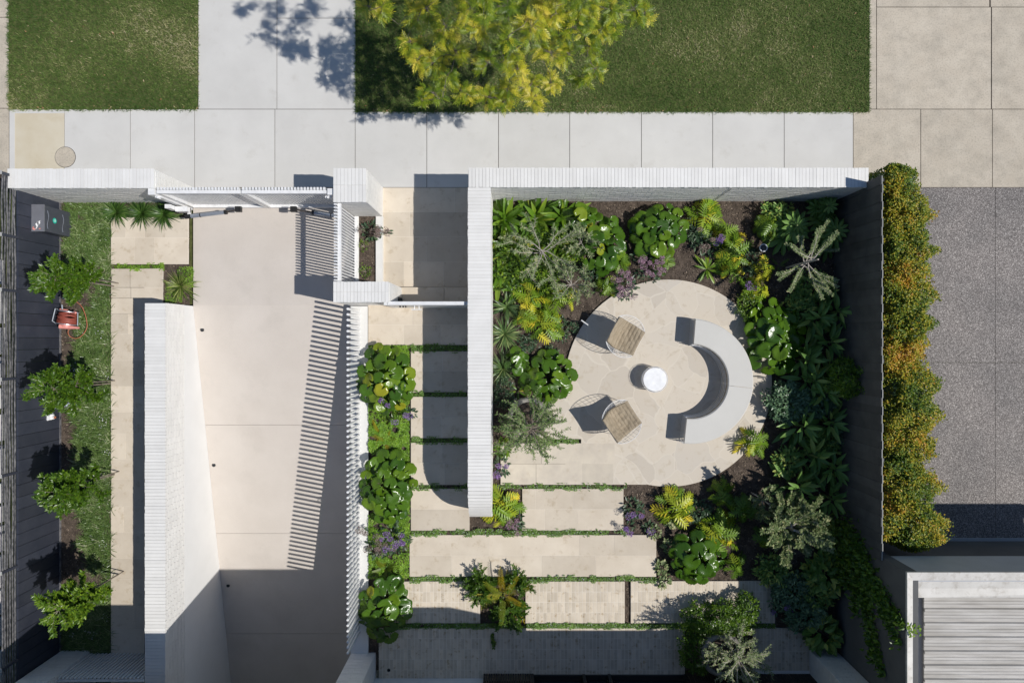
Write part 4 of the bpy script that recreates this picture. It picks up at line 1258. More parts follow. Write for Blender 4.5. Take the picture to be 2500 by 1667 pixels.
rosette('strappy_plant', 'blue green strappy plant with wide arching leaves by the white wall', 'plant', 1238, 748, .26, 32, .46, BLn, M['strap'], (.0, 1.1), zl=.25, rise=.06, hub=.05)
rosette('strappy_plant', 'striped strappy plant with pale leaf edges against the white wall', 'plant', 1232, 815, .26, 85, .48, blade(1, .075, 5, .45), M['strap'], (.1, 1.2), (.2, 1), zl=.25, hub=.06)
rosette('strappy_plant', 'dense narrow bladed strappy plant above the stone bowl', 'plant', 1228, 900, .26, 160, .46, blade(1, .055, 5, .45), M['strap'], (.05, 1.3), (.1, .9), zl=.25, hub=.06)
rosette('strappy_plant', 'single arching bright leaf tuft between stone bowl and strappy plants', 'plant', 1265, 955, .26, 7, .40, BLn, M['ginger'], (.1, .8), zl=.2, hub=.04)
for k, (px, lab) in enumerate(((270, 'leftmost of the three dark tufts below the left street wall'), (333, 'middle of the three dark tufts below the left street wall'), (388, 'rightmost of the three dark tufts, nearest the gate opener'))):
    rosette('grassy_tuft', lab, 'plant', px, 514 + k * 3, .17, 260, .43, blade(1, .05, 5, .5), M['strap_dark'], (.0, 1.35), zl=.25, hub=.06, group='dark tufts along the left street wall')
rosette('yucca', 'pale striped spiky tuft on lime ground cover beside the ramp wall', 'plant', 430, 697, .17, 130, .42, blade(1, .055, 4, .3), M['yucca'], (.05, 1.3), zl=.2, hub=.05)
rosette('rosette_plant', 'open rosette of broad bright leaves on the mulch above the patio', 'plant', 1733, 655, .26, 17, .42, lance(1, .17, 8, .12, .35, 1.1, .006), M['xanadu_green'], (.1, .75), (.3, .9), zl=.22, hub=.03)
rosette('fern', 'golden arching fern in the planting gap of the paver terrace', 'fern', 1228, 1470, .30, 13, .72, FERN_T, M['fern'], (.1, .8), (.35, 1), zl=.6, hub=.03, rise=.35, jit=.12)
rosette('fern', 'small golden fern in the lime ground cover beside the kerb', 'fern', 938, 1080, .27, 9, .38, FERN_T, M['fern'], (.15, .9), (.4, 1), zl=.2, hub=.02)
rosette('fern', 'small drooping fern at the lower end of the kerb bed', 'fern', 936, 1395, .27, 10, .34, FERN, M['fern'], (.1, .9), (0, .5), zl=.2, hub=.02)
rosette('fern', 'leafy tuft with one golden frond at the edge of the kerb bed', 'fern', 922, 1062, .27, 5, .36, FERN_T, M['fern'], (.1, .7), (.5, 1), zl=.2, hub=.02)
rosette('fern', 'single fan shaped frond on dark soil left of the silver spreading shrub', 'fern', 1912, 645, .27, 4, .22, FERN_T, M['xanadu_green'], (.1, .5), (.1, .7), zl=.25, hub=.02)

# --- flowering clumps
statice('pink flowering clump at the upper rim of the patio', 1590, 655, .34, 11, fl='mauve', offs=[(.16, -.02), (.10, .12), (-.18, .02), (.2, .1), (0, -.14), (.14, -.12), (.08, .02), (-.1, -.1), (.24, -.06), (-.05, .1), (.2, .2)])
statice('pink flowering clump drooping over the upper left rim of the patio', 1530, 700, .32, 12, fl='mauve')
statice('pink flower heads just below the round leaves by the street wall', 1562, 625, .16, 3, fl='mauve', leafn=30)
statice('purple flowering clump left of the yellow lobed plants', 1742, 590, .30, 4, fl='purple', offs=[(.10, -.02), (.14, .07), (.10, .04), (.02, -.05)])
statice('faded brown flower heads beside the purple flowers', 1715, 588, .24, 6, fl='dry_flower', leafn=60)
statice('purple flowers tucked among yellow leaves above the right patio edge', 1838, 700, .14, 3, fl='purple', leafn=16)
statice('purple flowers against the white wall below the stone bowl', 1225, 1142, .20, 4, fl='purple', leafn=40)
statice('mixed leafy clump between the stone bowl and the purple flowers', 1228, 1095, .22, 2, fl='dry_flower', leafn=80, leafmat='shrub')
statice('purple flowers beside the end of the patio flags', 1548, 1245, .24, 3, fl='purple', leafn=70)
statice('pair of purple flower heads at the corner of the wide path slab', 1540, 1290, .12, 3, fl='purple', leafn=20)
statice('single purple flower head left of the variegated plants', 1588, 1288, .10, 1, fl='purple', leafn=18)
statice('large purple flowering clump in the lower kerb bed', 958, 1318, .40, 9, fl='purple', leafn=120, offs=[(.18, -.02), (-.02, .06), (-.2, .05), (.2, .12), (.02, -.12), (-.12, -.16), (.1, -.05), (.24, -.04), (-.1, .15)])
statice('faded flowering clump mixed into the lower kerb bed', 925, 1335, .34, 8, fl='dry_flower', leafn=90)
statice('faded flower heads leaning over the white kerb', 888, 1290, .10, 3, fl='dry_flower', leafn=4)
statice('mauve flowers under the yellow plant at the rounded wall end', 1258, 1275, .22, 5, fl='mauve', leafn=60)
statice('purple sprig leaning over the path from the kerb bed', 1000, 1010, .14, 2, fl='purple', leafn=24)
statice('low leafy flowering clump below the first round leaved clump', 950, 1000, .30, 3, fl='purple', leafn=110, leafmat='shrub')
statice('grey green clump with faded flowers in the narrow planter', 902, 562, .21, 3, z=.09, zl=.2, fl='dry_flower', leafn=60)
statice('faded flower heads leaning over the planter kerb onto the entry path', 938, 568, .14, 6, z=.09, zl=.3, fl='dry_flower', leafn=0 + 6)
statice('dark leafy clump with faint purple flowers in shade beside the terrace', 1905, 1478, .24, 3, fl='purple', leafn=60, leafmat='shrub_dark')
bushy('small_shrub', 'small green seedling in the middle of the narrow planter', 'shrub', 886, 600, .08, .2, .10, .12, .05, 70, LEAF, .035, 'shrub', stems=3)
bushy('small_shrub', 'small green seedling at the lower end of the narrow planter', 'shrub', 890, 662, .08, .2, .13, .14, .05, 100, LEAF, .04, 'shrub', stems=3)

# --- silver and grey green shrubs
twigs('spreading_shrub', 'silver green shrub with long arms spread like a star over dark soil', 'shrub', 2003, 632, .26, 1.85, 11, .74, (.1, .4), LEAF, .052, .0095, 'greyleaf', 'bark_pale', th=1.5, tr=.024, sub=2, droop=-.15, whorl=3, splay=.45,
      yaw0=[R(a) for a in (155, 118, 95, 66, 48, 25, -25, -55, -95, -130, -150)], wander=.2, start=.25, lpit=(.0, .7), seed=41)
twigs('grey_shrub', 'grey green open shrub over the broad bladed plants in the wall corner', 'shrub', 1322, 612, .26, .9, 11, .82, (.15, .7), LEAF_N, .07, .021, 'greyleaf', 'bark_pale', th=.7, tr=.022, sub=3, whorl=2, wander=.35, start=.3, seed=42)
twigs('grey_shrub', 'grey green shrub lower down beside the yellow lobed plants', 'shrub', 1395, 695, .26, .7, 9, .48, (.15, .8), LEAF_N, .068, .019, 'greyleaf', 'bark_pale', th=.4, tr=.016, sub=3, whorl=2, wander=.35, start=.3, seed=43)
twigs('grey_shrub', 'pale grey sprigs beside the round leaves near the wall corner', 'shrub', 1420, 590, .26, .8, 8, .42, (.2, .8), LEAF_N, .068, .019, 'greyleaf', 'bark_pale', th=.45, tr=.014, sub=3, whorl=2, wander=.35, start=.3, seed=44)
twigs('silver_shrub', 'large silver green shrub at the corner of the terrace and the garage', 'shrub', 1955, 1305, .26, 1.75, 24, .68, (.05, .95), LEAF, .075, .008, 'greyleaf', 'bark_pale', th=1.2, tr=.03, sub=5, whorl=3, wander=.3, start=.25, lpit=(.2, 1.0), seed=45)
twigs('silver_shrub', 'loose silver green branches reaching up from the large silver shrub', 'shrub', 1885, 1235, .26, 1.4, 8, .42, (.1, .7), LEAF, .06, .012, 'greyleaf', 'bark_pale', th=.95, tr=.016, sub=2, whorl=3, wander=.3, start=.3, seed=46)

# --- shaded planting below the boundary fence
for k, (px, py, s, lab) in enumerate(((1952, 548, .30, 'left of the hand leaved plants in the shade'), (2030, 500, .26, 'hand leaved plant closest to the street wall end'), (2050, 560, .30, 'hand leaved plant nearest the dark fence'))):
    rosette('hand_leaf_plant', 'dark hand leaved plant, ' + lab if k == 0 else 'dark ' + lab, 'plant', px, py, .26, 9, s * 1.25, FAN, M['ginger_dark'], (-.1, .5), (0, .8), zl=.7, rise=.6, hub=.26, group='dark hand leaved plants in the fence corner')
DK = lance(1, .26, 6, .2, .3, .85)
dark = [(2012, 775, 'spear leaved plant in full shade above the bright bush'), (2040, 835, 'spear leaved plant between round leaves and fence'), (1985, 880, 'spear leaved plant touching the tall round leaved clump'),
        (2030, 960, 'spear leaved plant below the bright climbing bush'), (1975, 1045, 'spear leaved plant with yellow leaf tips right of the patio'), (2045, 1035, 'spear leaved plant beside the fence, level with the patio foot'),
        (2005, 1120, 'spear leaved plant on bare dark soil below the patio'), (2050, 1150, 'spear leaved plant at the fence above the silver shrub'), (1960, 1195, 'spear leaved plant above the large silver shrub'), (2045, 1225, 'spear leaved plant between silver shrub and fence'),
        (2060, 760, 'spear leaved plant close under the dark fence'), (2000, 930, 'spear leaved plant left of the bright climbing bush')]
for px, py, lab in dark:
    rosette('spear_leaf_plant', lab, 'plant', px, py, .26, 30, .46, DK, M['ginger_dark'], (.0, 1.0), (0, .9), zl=.75, rise=.62, hub=.26, group='spear leaved plants under the fence', jit=.3)
bushy('climbing_bush', 'bright green bush climbing up the dark fence', 'bush', 2088, 925, .26, 1.2, .42, .38, .55, 2600, LEAF_N, .085, 'shrub', z0=.1)
bushy('dark_bush', 'blue green bush in shade at the right rim of the patio', 'bush', 1925, 985, .26, .6, .42, .40, .24, 1500, LEAF, .075, 'shrub_dark')
bushy('dark_bush', 'blue green bush in shade below the spreading shrub', 'bush', 1995, 985, .26, .6, .40, .30, .22, 900, LEAF, .07, 'shrub_dark')
bushy('dark_bush', 'low dark bush between fence foot and spear leaves', 'bush', 2065, 1050, .26, .5, .25, .5, .25, 900, LEAF, .06, 'shrub_dark')
bushy('dark_bush', 'low dark bush beside the right end of the upper terrace', 'bush', 1930, 1440, .26, .5, .38, .34, .2, 1100, LEAF, .08, 'shrub_dark')
bushy('dark_bush', 'low dark bush at the right end of the terrace strip', 'bush', 1965, 1500, .26, .5, .40, .32, .2, 1100, LEAF, .09, 'shrub_dark')
bushy('dark_bush', 'dark large leaved bush against the foot of the garage wall', 'bush', 2010, 1400, .26, .5, .32, .36, .22, 260, LEAF_R, .20, 'ginger_dark')
bushy('dark_bush', 'dark large leaved bush above the right blade wall', 'bush', 2005, 1545, .26, .5, .28, .3, .22, 120, LEAF_R, .22, 'ginger_dark')
for px, py, rx_, ry_, nn, lab in ((1985, 705, .40, .3, 900, 'dark bush under the lower arms of the spreading shrub'), (1950, 760, .26, .34, 600, 'dark bush between the spreading shrub and the tall round leaves'), (2010, 1085, .34, .3, 800, 'low dark bush level with the bottom of the patio'),
        (2040, 1330, .3, .4, 900, 'dark bush between the large silver shrub and the climber'), (1890, 1395, .3, .3, 800, 'dark bush just above the right end of the terrace'), (1985, 1450, .34, .34, 900, 'dark bush at the foot of the garage beside the terrace'), (1925, 1130, .28, .26, 500, 'low dark bush on the mulch right of the patio foot'),
        (1900, 520, .28, .2, 400, 'low dark leaves along the shaded end of the street wall')):
    bushy('shade_bush', lab, 'bush', px, py, .26, .5, rx_, ry_, .18, nn, LEAF, .085, 'ginger_dark', lump=.5)
for px, py, rx_, ry_, nn, lab in ((1445, 655, .22, .2, 260, 'thin green growth left of the pink flowers'), (1600, 600, .3, .2, 300, 'leafy undergrowth below the lone round leaved clump'), (1700, 560, .2, .25, 300, 'leafy undergrowth beside the yellow plant at the wall'), (1700, 1250, .3, .22, 500, 'green undergrowth between the lobed plants below the patio'), (1830, 640, .2, .26, 350, 'green undergrowth below the round garden light'),
        (1230, 960, .2, .3, 350, 'green undergrowth at the wall behind the stone bowl'), (1290, 840, .16, .16, 200, 'green undergrowth beside the striped strappy plant')):
    bushy('undergrowth', lab, 'plant', px, py, .26, .4, rx_, ry_, .10, nn, LEAF, .06, 'statice_leaf', lump=.5)
bushy('leafy_bush', 'small leaved green bush right of the faded purple flowers, above the patio edge', 'bush', 1830, 745, .26, .5, .24, .30, .15, 900, LEAF, .05, 'shrub')
bushy('leafy_bush', 'green leafy mound under the grey shrub in the wall corner', 'bush', 1290, 640, .26, .5, .72, .75, .14, 3600, LEAF, .08, 'shrub')
bushy('leafy_bush', 'low dark mound of leaves behind the first round leaved clump by the wall', 'bush', 1400, 600, .26, .5, .3, .34, .15, 600, LEAF, .07, 'shrub')
for px, py, lab in ((1368, 785, 'small ivy leaved plant beside the stake light'), (1398, 800, 'tiny ivy leaved plant on the mulch at the patio rim'), (1372, 822, 'low ivy leaved plant below the stake light'), (1345, 855, 'grey leaved seedling above the patio rim clump')):
    bushy('ivy_plant', lab, 'plant', px, py, .26, .35, .13, .11, .05, 60, LEAF_R, .055, 'statice_leaf', stems=2)
for px, py, lab in ((1600, 1300, 'variegated small plant at the corner of the wide path slab'), (1632, 1335, 'variegated small plant left of the round leaved clump'), (1640, 1275, 'variegated small plant above the round leaved clump'), (1618, 1385, 'variegated small plant beside the lower mulch edge'), (1622, 1420, 'variegated small plant tipping over the terrace edge')):
    bushy('variegated_plant', lab, 'plant', px, py, .26, .4, .12, .13, .07, 60, LEAF_R, .075, 'greyleaf', stems=3)

# --- bushes in the terrace gap
twigs('box_bush', 'dark small leaved bush left of the golden fern on the terrace', 'bush', 1172, 1440, .27, .55, 30, .36, (.0, 1.2), LEAF, .05, .011, 'shrub', 'stem_green', th=.12, tr=.012, sub=3, wander=.4, start=.1, lrr=(0, .6))
twigs('box_bush', 'small leaved bush above and right of the golden fern', 'bush', 1262, 1425, .27, .55, 20, .34, (.0, 1.0), LEAF, .05, .012, 'shrub', 'stem_green', th=.12, tr=.012, sub=3, wander=.4, start=.1, lrr=(0, .6))
twigs('box_bush', 'small leaved bush below the golden fern at the strip edge', 'bush', 1245, 1500, .27, .5, 26, .42, (.0, .9), LEAF, .05, .012, 'shrub', 'stem_green', th=.1, tr=.012, sub=3, wander=.4, start=.1, lrr=(0, .6), squash=(1, .6))
twigs('trailing_plant', 'leafy trail hanging from the terrace gap over the shaded pavers', 'plant', 1202, 1545, .29, .32, 2, .36, (-.02, .05), LEAF_R, .045, .012, 'shrub', 'stem_green', th=.03, tr=.006, sub=1, yaw0=[R(-85), R(-100)], wander=.2, start=.0)
bushy('box_bush', 'dense small leaved bush around the lower stone bowl', 'bush', 1760, 1520, .27, .8, .66, .32, .3, 4200, LEAF, .055, 'shrub', lrr=(0, .75), lump=.4)
bushy('box_bush', 'dark bush left of the lower stone bowl in the house shadow', 'bush', 1700, 1590, .27, .6, .32, .46, .28, 1800, LEAF, .055, 'shrub', lrr=(0, .6))
bushy('box_bush', 'small leaved bush on the right end of the terrace strip', 'bush', 1830, 1495, .27, .8, .26, .3, .24, 1000, LEAF, .055, 'shrub', lrr=(0, .7))

# --- stone bowls with olive trees
def bowl(label, px, py, r0, hgt, z=.3):
    t = plant('stone_bowl', label, 'planter', px, py, z + hgt); t.location.z = z
    q = MB()
    pr_ = [(r0 * .35, 0), (r0 * .62, .03), (r0 * .88, hgt * .35), (r0 * 1.0, hgt * .68), (r0 * .98, hgt * .9), (r0 * .90, hgt), (r0 * .80, hgt * .99), (r0 * .76, hgt * .9)]
    q.lathe((0, 0, 0), pr_, 48); q.build('bowl', M['stone_bowl'], t, True)
    q = MB(); q.lathe((0, 0, 0), [(r0 * .80, hgt * .90), (r0 * .4, hgt * .93), (.001, hgt * .94)], 32); q.build('soil', M['soil'], t, True)
    return t
bowl('round stone bowl under an olive tree beside the white wall', 1290, 1022, .42, .46)
bowl('round stone bowl under an olive tree at the foot of the garden', 1765, 1602, .44, .5)
twigs('olive_tree', 'airy olive tree in the stone bowl by the white wall', 'tree', 1296, 1048, .72, 1.6, 34, .70, (-.25, 1.25), LEAF_N, .052, .022, 'olive', 'bark', th=.85, tr=.024, sub=4, whorl=2, wander=.3, droop=.35, start=.25, seed=51)
twigs('olive_tree', 'olive tree leaning out of the lower stone bowl', 'tree', 1806, 1612, .76, 1.5, 26, .62, (-.1, 1.25), LEAF_N, .05, .016, 'greyleaf', 'bark_pale', th=.75, tr=.024, sub=4, whorl=2, wander=.3, droop=.2, start=.25, seed=52)

# --- ground covers
cover('strips of low ground cover between the courtyard slabs', [(1003, 1160, 842.5, 857), (1003, 1160, 957.5, 968), (1003, 1160, 1069.5, 1080), (1003, 1160, 1183.5, 1192.5)], 5200, 'cover', seed=61)
cover('white flowered ground cover strip below the round patio', [(1145, 1530, 1183.5, 1192.5)], 6000, 'cover', flowers=.05, seed=62)
cover('ground cover strip crossing the garden below the wall end', [(1003, 1150, 1295, 1305), (1150, 1530, 1294.5, 1305)], 6500, 'cover', flowers=.06, seed=63)
cover('long ground cover strip above the paver terrace', [(1000, 1602, 1407.5, 1418)], 6500, 'cover', flowers=.05, seed=64)
cover('ground cover strip between the two paver terraces', [(965, 1892, 1521, 1532.5)], 6500, 'cover', flowers=.04, spill=.02, seed=65)
cover('short ground cover strip ending in a point beside the stone bowl', [(1300, 1412, 1071.5, 1081)], 7000, 'cover', flowers=.04, seed=66)
cover('lime green ground cover filling the bed along the kerb', [(900, 1000, 843, 1410), (900, 1000, 843, 880), (960, 1000, 880, 935), (901, 1000, 1030, 1085), (960, 1000, 1085, 1200), (901, 940, 1075, 1110), (965, 1002, 1200, 1300), (901, 960, 1290, 1370), (975, 996, 1375, 1405), (985, 998, 1205, 1250)], 3800, 'lime_cover', z=.285, leaf=.03, hgt=.09, flowers=0, lump=False, spill=0, seed=67)
cover('lime green ground cover strip crossing the side path', [(271, 396, 645.5, 656)], 6500, 'lime_cover', z=.18, flowers=0, seed=68)
cover('lime green ground cover round the striped spiky tuft', [(397, 440, 690, 738), (425, 468, 655, 700)], 4200, 'lime_cover', z=.18, flowers=0, leaf=.02, seed=69)

# --- grassy ground cover along the charcoal fence
r = np.random.default_rng(71)
x0, x1, y0, y1 = -9.5, PX(272, .2), PY(1600, .2), PY(496, .2)
n = 24000
P = np.stack([r.uniform(x0, x1, n), r.uniform(y0, y1, n), np.full(n, .17)], 1)
def bare(a, b_):
    k = mn.noise(Vector((a * 1.1 + 4, b_ * .9, 5.))) * .5 + mn.noise(Vector((a * 4, b_ * 4, 1.))) * .18
    edge = .16 + .10 * math.sin(b_ * 2.1) + (.36 if (-5.2 < b_ < -3.6) else 0) - (.1 if b_ > 1.5 else 0)
    k += (a - x0 - edge) * 1.5
    for cx_, cy_, cr in ((255, 672, .22), (262, 905, .24), (235, 700, .18), (205, 735, .2), (245, 1415, .14)):
        if math.hypot(a - PX(cx_, .2), b_ - PY(cy_, .2)) < cr: k -= 1
    return k + .35 * mn.noise(Vector((a * 2.4, b_ * 2.4, 15.))) > .02
P = P[np.array([bare(a, b_) for a, b_, _ in P])]; n = len(P)
fl = np.array([2.3 + 1.4 * mn.noise(Vector((a * 1.5, b_ * 1.5, 0))) for a, b_, _ in P])
kk = np.array([mn.noise(Vector((a * 2.5, b_ * 2.5, 9))) for a, b_, _ in P])
q = MB()
yaw = fl + r.normal(0, 1.1, n)
q.inst(blade(1, .068, 4, .75), P, yaw, r.uniform(.35, 1.25, n), r.normal(0, .3, n), r.uniform(.10, .22, n), np.clip(.42 + .45 * kk + r.normal(0, .27, n), 0, 1), 0)
nf = 140; c = P[r.choice(n, 20)]
Q = np.repeat(c, 7, 0) + np.stack([r.normal(0, .06, nf), r.normal(0, .06, nf), np.full(nf, .10)], 1)
Q = Q[(Q[:, 1] < .4)]
nf = len(Q)
q.inst(([(-.5, 0, 0), (0, -.5, 0), (.5, 0, 0), (0, .5, 0)], [(0, 1, 2, 3)]), Q, r.uniform(0, 6.3, nf), r.normal(0, .4, nf), 0, r.uniform(.012, .028, nf), r.random(nf), 1)
tag(q.build('grassy_ground_cover', [M['liriope'], M['white_flower']]), 'dense grassy ground cover with tiny white flowers beside the side path', 'ground cover', kind='stuff')

# --- four young trees against the charcoal fence
for k, (px, py, lab, sd_, ll) in enumerate(((150, 682, 'young tree nearest the street, above the hose reel', 81, 0), (140, 950, 'young tree between the hose reel and the white pipe', 82, 0), (152, 1200, 'young tree below the white pipe, third from the street', 83, 0), (165, 1475, 'young yellow green tree half in the house shadow, farthest from the street', 84, .2))):
    t = twigs('young_tree', lab, 'tree', px, py, .17, 1.85, 52, .42, (-.2, 1.1), LEAF, .078, .0095, 'shrub', 'bark', th=1.95, tr=.016, sub=3, whorl=2, wander=.3, start=.15, group='young trees along the charcoal fence', seed=sd_, lrr=(ll * 1.4, min(1, .72 + ll * 1.4)), grow=.75)
    st_ = thing('tree_stake', 'thin dark stake beside the ' + lab.split(',')[0], 'stake', 'tree stakes', (t.location.x + .1, t.location.y + .06, .17))
    q = MB(); q.tube([(0, 0, 0), (.01, .02, 1.3)], .011, 8); q.build('stake_pole', M['bark'], st_)
    q = MB(); q.tube([(0, 0, .9), (-.1, -.05, .93), (-.12, -.02, .93), (0, .03, .9)], .006, 5); q.build('tie', M['black'], st_)

# --- orange tipped hedge behind the boundary fence
t = thing('hedge', 'dense hedge with orange and yellow tips behind the dark fence', 'hedge', None, (7.3, -.3, 0))
r = np.random.default_rng(90)
n = 72000
ya, yb = PY(1362, 2.0), PY(388, 1.9)
def hedge_w(y):
    return .53 + .13 * mn.noise(Vector((y * .9, 3.3, 0))) + .17 * mn.noise(Vector((y * 2.6, 1.3, 4))) + (.10 if y < -2.5 else 0) - (.05 if y > 2 else 0)
yy = r.uniform(ya, yb, n); a = r.uniform(-.15, PI + .15, n)
P = np.zeros((n, 3)); lrv = np.zeros(n)
for i in range(n):
    y = yy[i]; w_ = hedge_w(y)
    lump = 1 + .20 * mn.noise(Vector((y * 3.1, a[i] * 1.6, 2))) + .14 * mn.noise(Vector((y * 9, a[i] * 4, 7)))
    endf = min(1, max(.03, (yb - y) / .35), max(.03, (y - ya) / .3)) ** .5
    q_ = r.random() ** .35
    hh = 2.0 if y < 2.6 else 1.9
    cx_ = 6.74 + w_
    sx = r.uniform(-1, 1) if r.random() < .72 else np.sign(r.random() - .4) * r.uniform(.85, 1)
    g_ = mn.noise(Vector((y * 2.9, sx * 1.5, 21))) + .6 * mn.noise(Vector((y * 7, sx * 4, 31)))
    if g_ < -.18 and r.random() < .8: lump -= .35; 
    lump += .45 * mn.noise(Vector((y * 4.5, sx * 2.4, 11))) ; sz = (1 - abs(sx) ** 3.2) ** .5 if abs(sx) < 1 else 0
    P[i] = (cx_ + w_ * sx * lump * endf * (.8 + .2 * q_), y + r.normal(0, .01), 1.15 + (hh - 1.15) * sz * (.55 + .45 * lump) * (.4 + .6 * endf) * (.72 + .30 * q_) - (r.random() * 1.1 if abs(sx) > .86 else 0))
    lrv[i] = .25 + .40 * q_ * (sz > .3) + .22 * g_ + .3 * mn.noise(Vector((y * 1.4, P[i][0] * 1.8, 5))) + r.normal(0, .15)
P[:, 0] = np.maximum(P[:, 0], FRX + .03 + .06 * (P[:, 2] < 2.1))
P[:, 2] = np.maximum(P[:, 2], .05)
q = MB(); q.inst(LEAF_R, P - [7.3, -.3, 0], r.uniform(0, 6.3, n), r.uniform(-.4, .9, n), r.normal(0, .5, n), .042 * r.uniform(.6, 1.25, n), np.clip(lrv, 0, 1))
q.build('foliage', M['hedge'], t)
q = MB()       # dark hull added inside the hedge, showing as shaded gaps between leaves
ny, na_ = 90, 14; V = []
for i in range(ny + 1):
    y = ya + .1 + (yb - ya - .2) * i / ny; w_ = hedge_w(y) * .74
    ef = min(1, max(.15, (yb - y) / .35), max(.15, (y - ya) / .3)) ** .5
    for j in range(na_ + 1):
        aa = PI * j / na_; sx = np.sign(math.cos(aa)) * abs(math.cos(aa)) ** .5; sz = max(0, math.sin(aa)) ** .5
        k = 1 + .16 * mn.noise(Vector((y * 3.1, aa * 1.6, 2)))
        V.append((max(FRX + .06, 6.74 + hedge_w(y) + w_ * sx * k * ef) - 7.3, y + .3, (.35 + 1.42 * sz * (.6 + .4 * ef) * (.9 + .1 * k)) if 0 < j < na_ else .05))
V = np.array(V); i, j = np.meshgrid(np.arange(ny), np.arange(na_), indexing='ij'); a_ = i * (na_ + 1) + j
q.add(V, np.stack([a_, a_ + 1, a_ + na_ + 2, a_ + na_ + 1], -1).reshape(-1, 4), .1)
q.build('dark_hull', M['shrub_dark'], t, True)
q = MB()
y = ya + .3
while y < yb - .2:
    for s in (-.15, .15): q.tube([(.02 + s * .3, y + .3, 0), (s, y + .33, .8), (s * 1.8, y + .3 + r.normal(0, .1), 1.6)], [.025, .018, .008], 6, caps=False)
    y += .42
q.build('trunk', M['bark'], t)

# --- climber trailing down the garage wall
t = thing('wall_climber', 'green climber trailing down the dark grey garage wall', 'climber', None, (GX - .03, PY(1369, 0) - .2, .25))
r = np.random.default_rng(95)
O = np.array([GX - .03, PY(1369, 0) - .2, .25])
P = []; q = MB(); wd = MB()
def trail(y0, z0, y1, z1, dens, sp, off=.05):
    n = int(dens)
    ph = r.uniform(0, 6)
    pts = [np.array([GX - .015, y0 + (y1 - y0) * u + .05 * math.sin(ph + 5 * u), z0 + (z1 - z0) * u]) for u in np.linspace(0, 1, 12)]
    wd.tube(np.array(pts) - O, .005, 4, caps=False)
    for _ in range(n):
        u = r.random() ; i = min(10, int(u * 11)); p = pts[i] + (pts[i + 1] - pts[i]) * (u * 11 - i)
        s = sp * (1 - .7 * u)
        P.append(p + [-abs(r.normal(0, off)), r.normal(0, s), r.normal(0, s)])
# rises from the soil near the fence end and spreads up and along the wall
trail(-3.9, .5, -4.1, 1.5, 900, .28, .12); trail(-4.0, 1.0, -4.7, 2.35, 900, .22, .08); trail(-3.9, .9, -5.0, 1.7, 800, .22, .08)
trail(-4.3, 1.6, -5.3, 2.75, 420, .12); trail(-4.5, 1.3, -5.9, 1.9, 420, .13); trail(-4.9, 1.7, -6.1, 2.2, 260, .09); trail(-4.6, 2.2, -4.95, 2.84, 240, .11); trail(-4.2, .8, -4.9, 1.0, 420, .2, .1)
trail(-4.8, 1.1, -5.3, 1.2, 120, .1)
P = np.array(P); P[:, 2] = np.maximum(P[:, 2], .3); n = len(P)
q.inst(LEAF_R, P - O, r.normal(PI, .9, n), r.uniform(-.9, .3, n), r.normal(0, .4, n), .075 * r.uniform(.6, 1.2, n), r.uniform(0, .85, n))
tip = np.array([(GX + r.uniform(-.03, .22), -4.93 + r.normal(0, .05), 2.89 + abs(r.normal(0, .02))) for _ in range(26)])
q.inst(LEAF_R, tip - O, r.uniform(0, 6.3, 26), r.normal(0, .3, 26), 0, .06, r.uniform(.6, 1, 26))
q.build('foliage', M['shrub'], t); wd.build('stem', M['bark'], t)

# --- street tree
t = thing('street_tree', 'yellow green street tree whose crown hangs over the long lawn', 'tree', None, (.9, 7.9, 0))
O = np.array([.9, 7.9, 0])
r = np.random.default_rng(101)
vis = [(1000,95,3.4,.2),(1020,140,3.3,.2),(1085,60,3.5,.26),(1055,150,3.3,.2),(1060,225,3.1,.17),(1030,245,3.0,.10),(1125,220,3.1,.18),(1110,120,3.4,.24),(1180,60,3.7,.28),(1190,150,3.4,.24),(1195,235,3.1,.18),(1240,215,3.2,.2),
       (1250,120,3.5,.26),(1295,205,3.1,.2),(1300,60,3.8,.3),(1345,125,3.5,.25),(1345,200,3.2,.16),(1400,60,3.7,.3),(1440,110,3.5,.2),(1455,165,3.3,.15),(1420,185,3.2,.13),(1470,70,3.5,.2),(1490,20,3.6,.22),(1550,20,3.5,.2),(1575,30,3.4,.12),(1150,10,3.8,.3),(1240,10,3.9,.3),(1340,10,3.9,.3),(1430,5,3.9,.25),
       (900,12,3.4,.16),(930,25,3.4,.13),(1010,30,3.5,.18),(1230,248,3.0,.10),(1300,240,3.1,.14),(1150,235,3.0,.1),(1365,60,3.6,.25),(1500,60,3.4,.15),(1040,15,3.7,.25),(1090,185,3.2,.16),(1265,165,3.4,.22),(1390,130,3.4,.16)]
vis = [(a, b_, c - (1.0 if b_ > 170 else .8 if b_ > 100 else .55), d * 1.08) for a, b_, c, d in vis]
cl = [(PX(a, c), PY(b_, c), c, d) for a, b_, c, d in vis]
def from_shadow(px, py, z, rad): cl.append((PX(px) + .795 * z, PY(py) - .168 * z, z, rad))
for a, b_, z, rad in ((640, 75, 5.2, .26), (690, 100, 5.2, .24), (720, 60, 5.1, .26), (590, 15, 5.3, .18), (660, 20, 5.3, .22), (740, 20, 5.0, .3), (790, 110, 4.8, .2), (840, 60, 4.7, .26), (800, 155, 4.4, .16), (835, 130, 4.5, .18), (825, 185, 4.2, .10), (860, 90, 4.6, .25),
                      (850, -40, 5, .4), (750, -70, 5, .4), (920, 20, 4.5, .4), (950, -50, 4.7, .5), (900, 110, 4.2, .3), (960, 90, 4.1, .35), (930, 190, 3.9, .28), (985, 165, 3.8, .2), (890, 215, 3.9, .13), (1010, 130, 4.0, .35), (700, 130, 5.0, .12)):
    from_shadow(a, b_, z, rad)
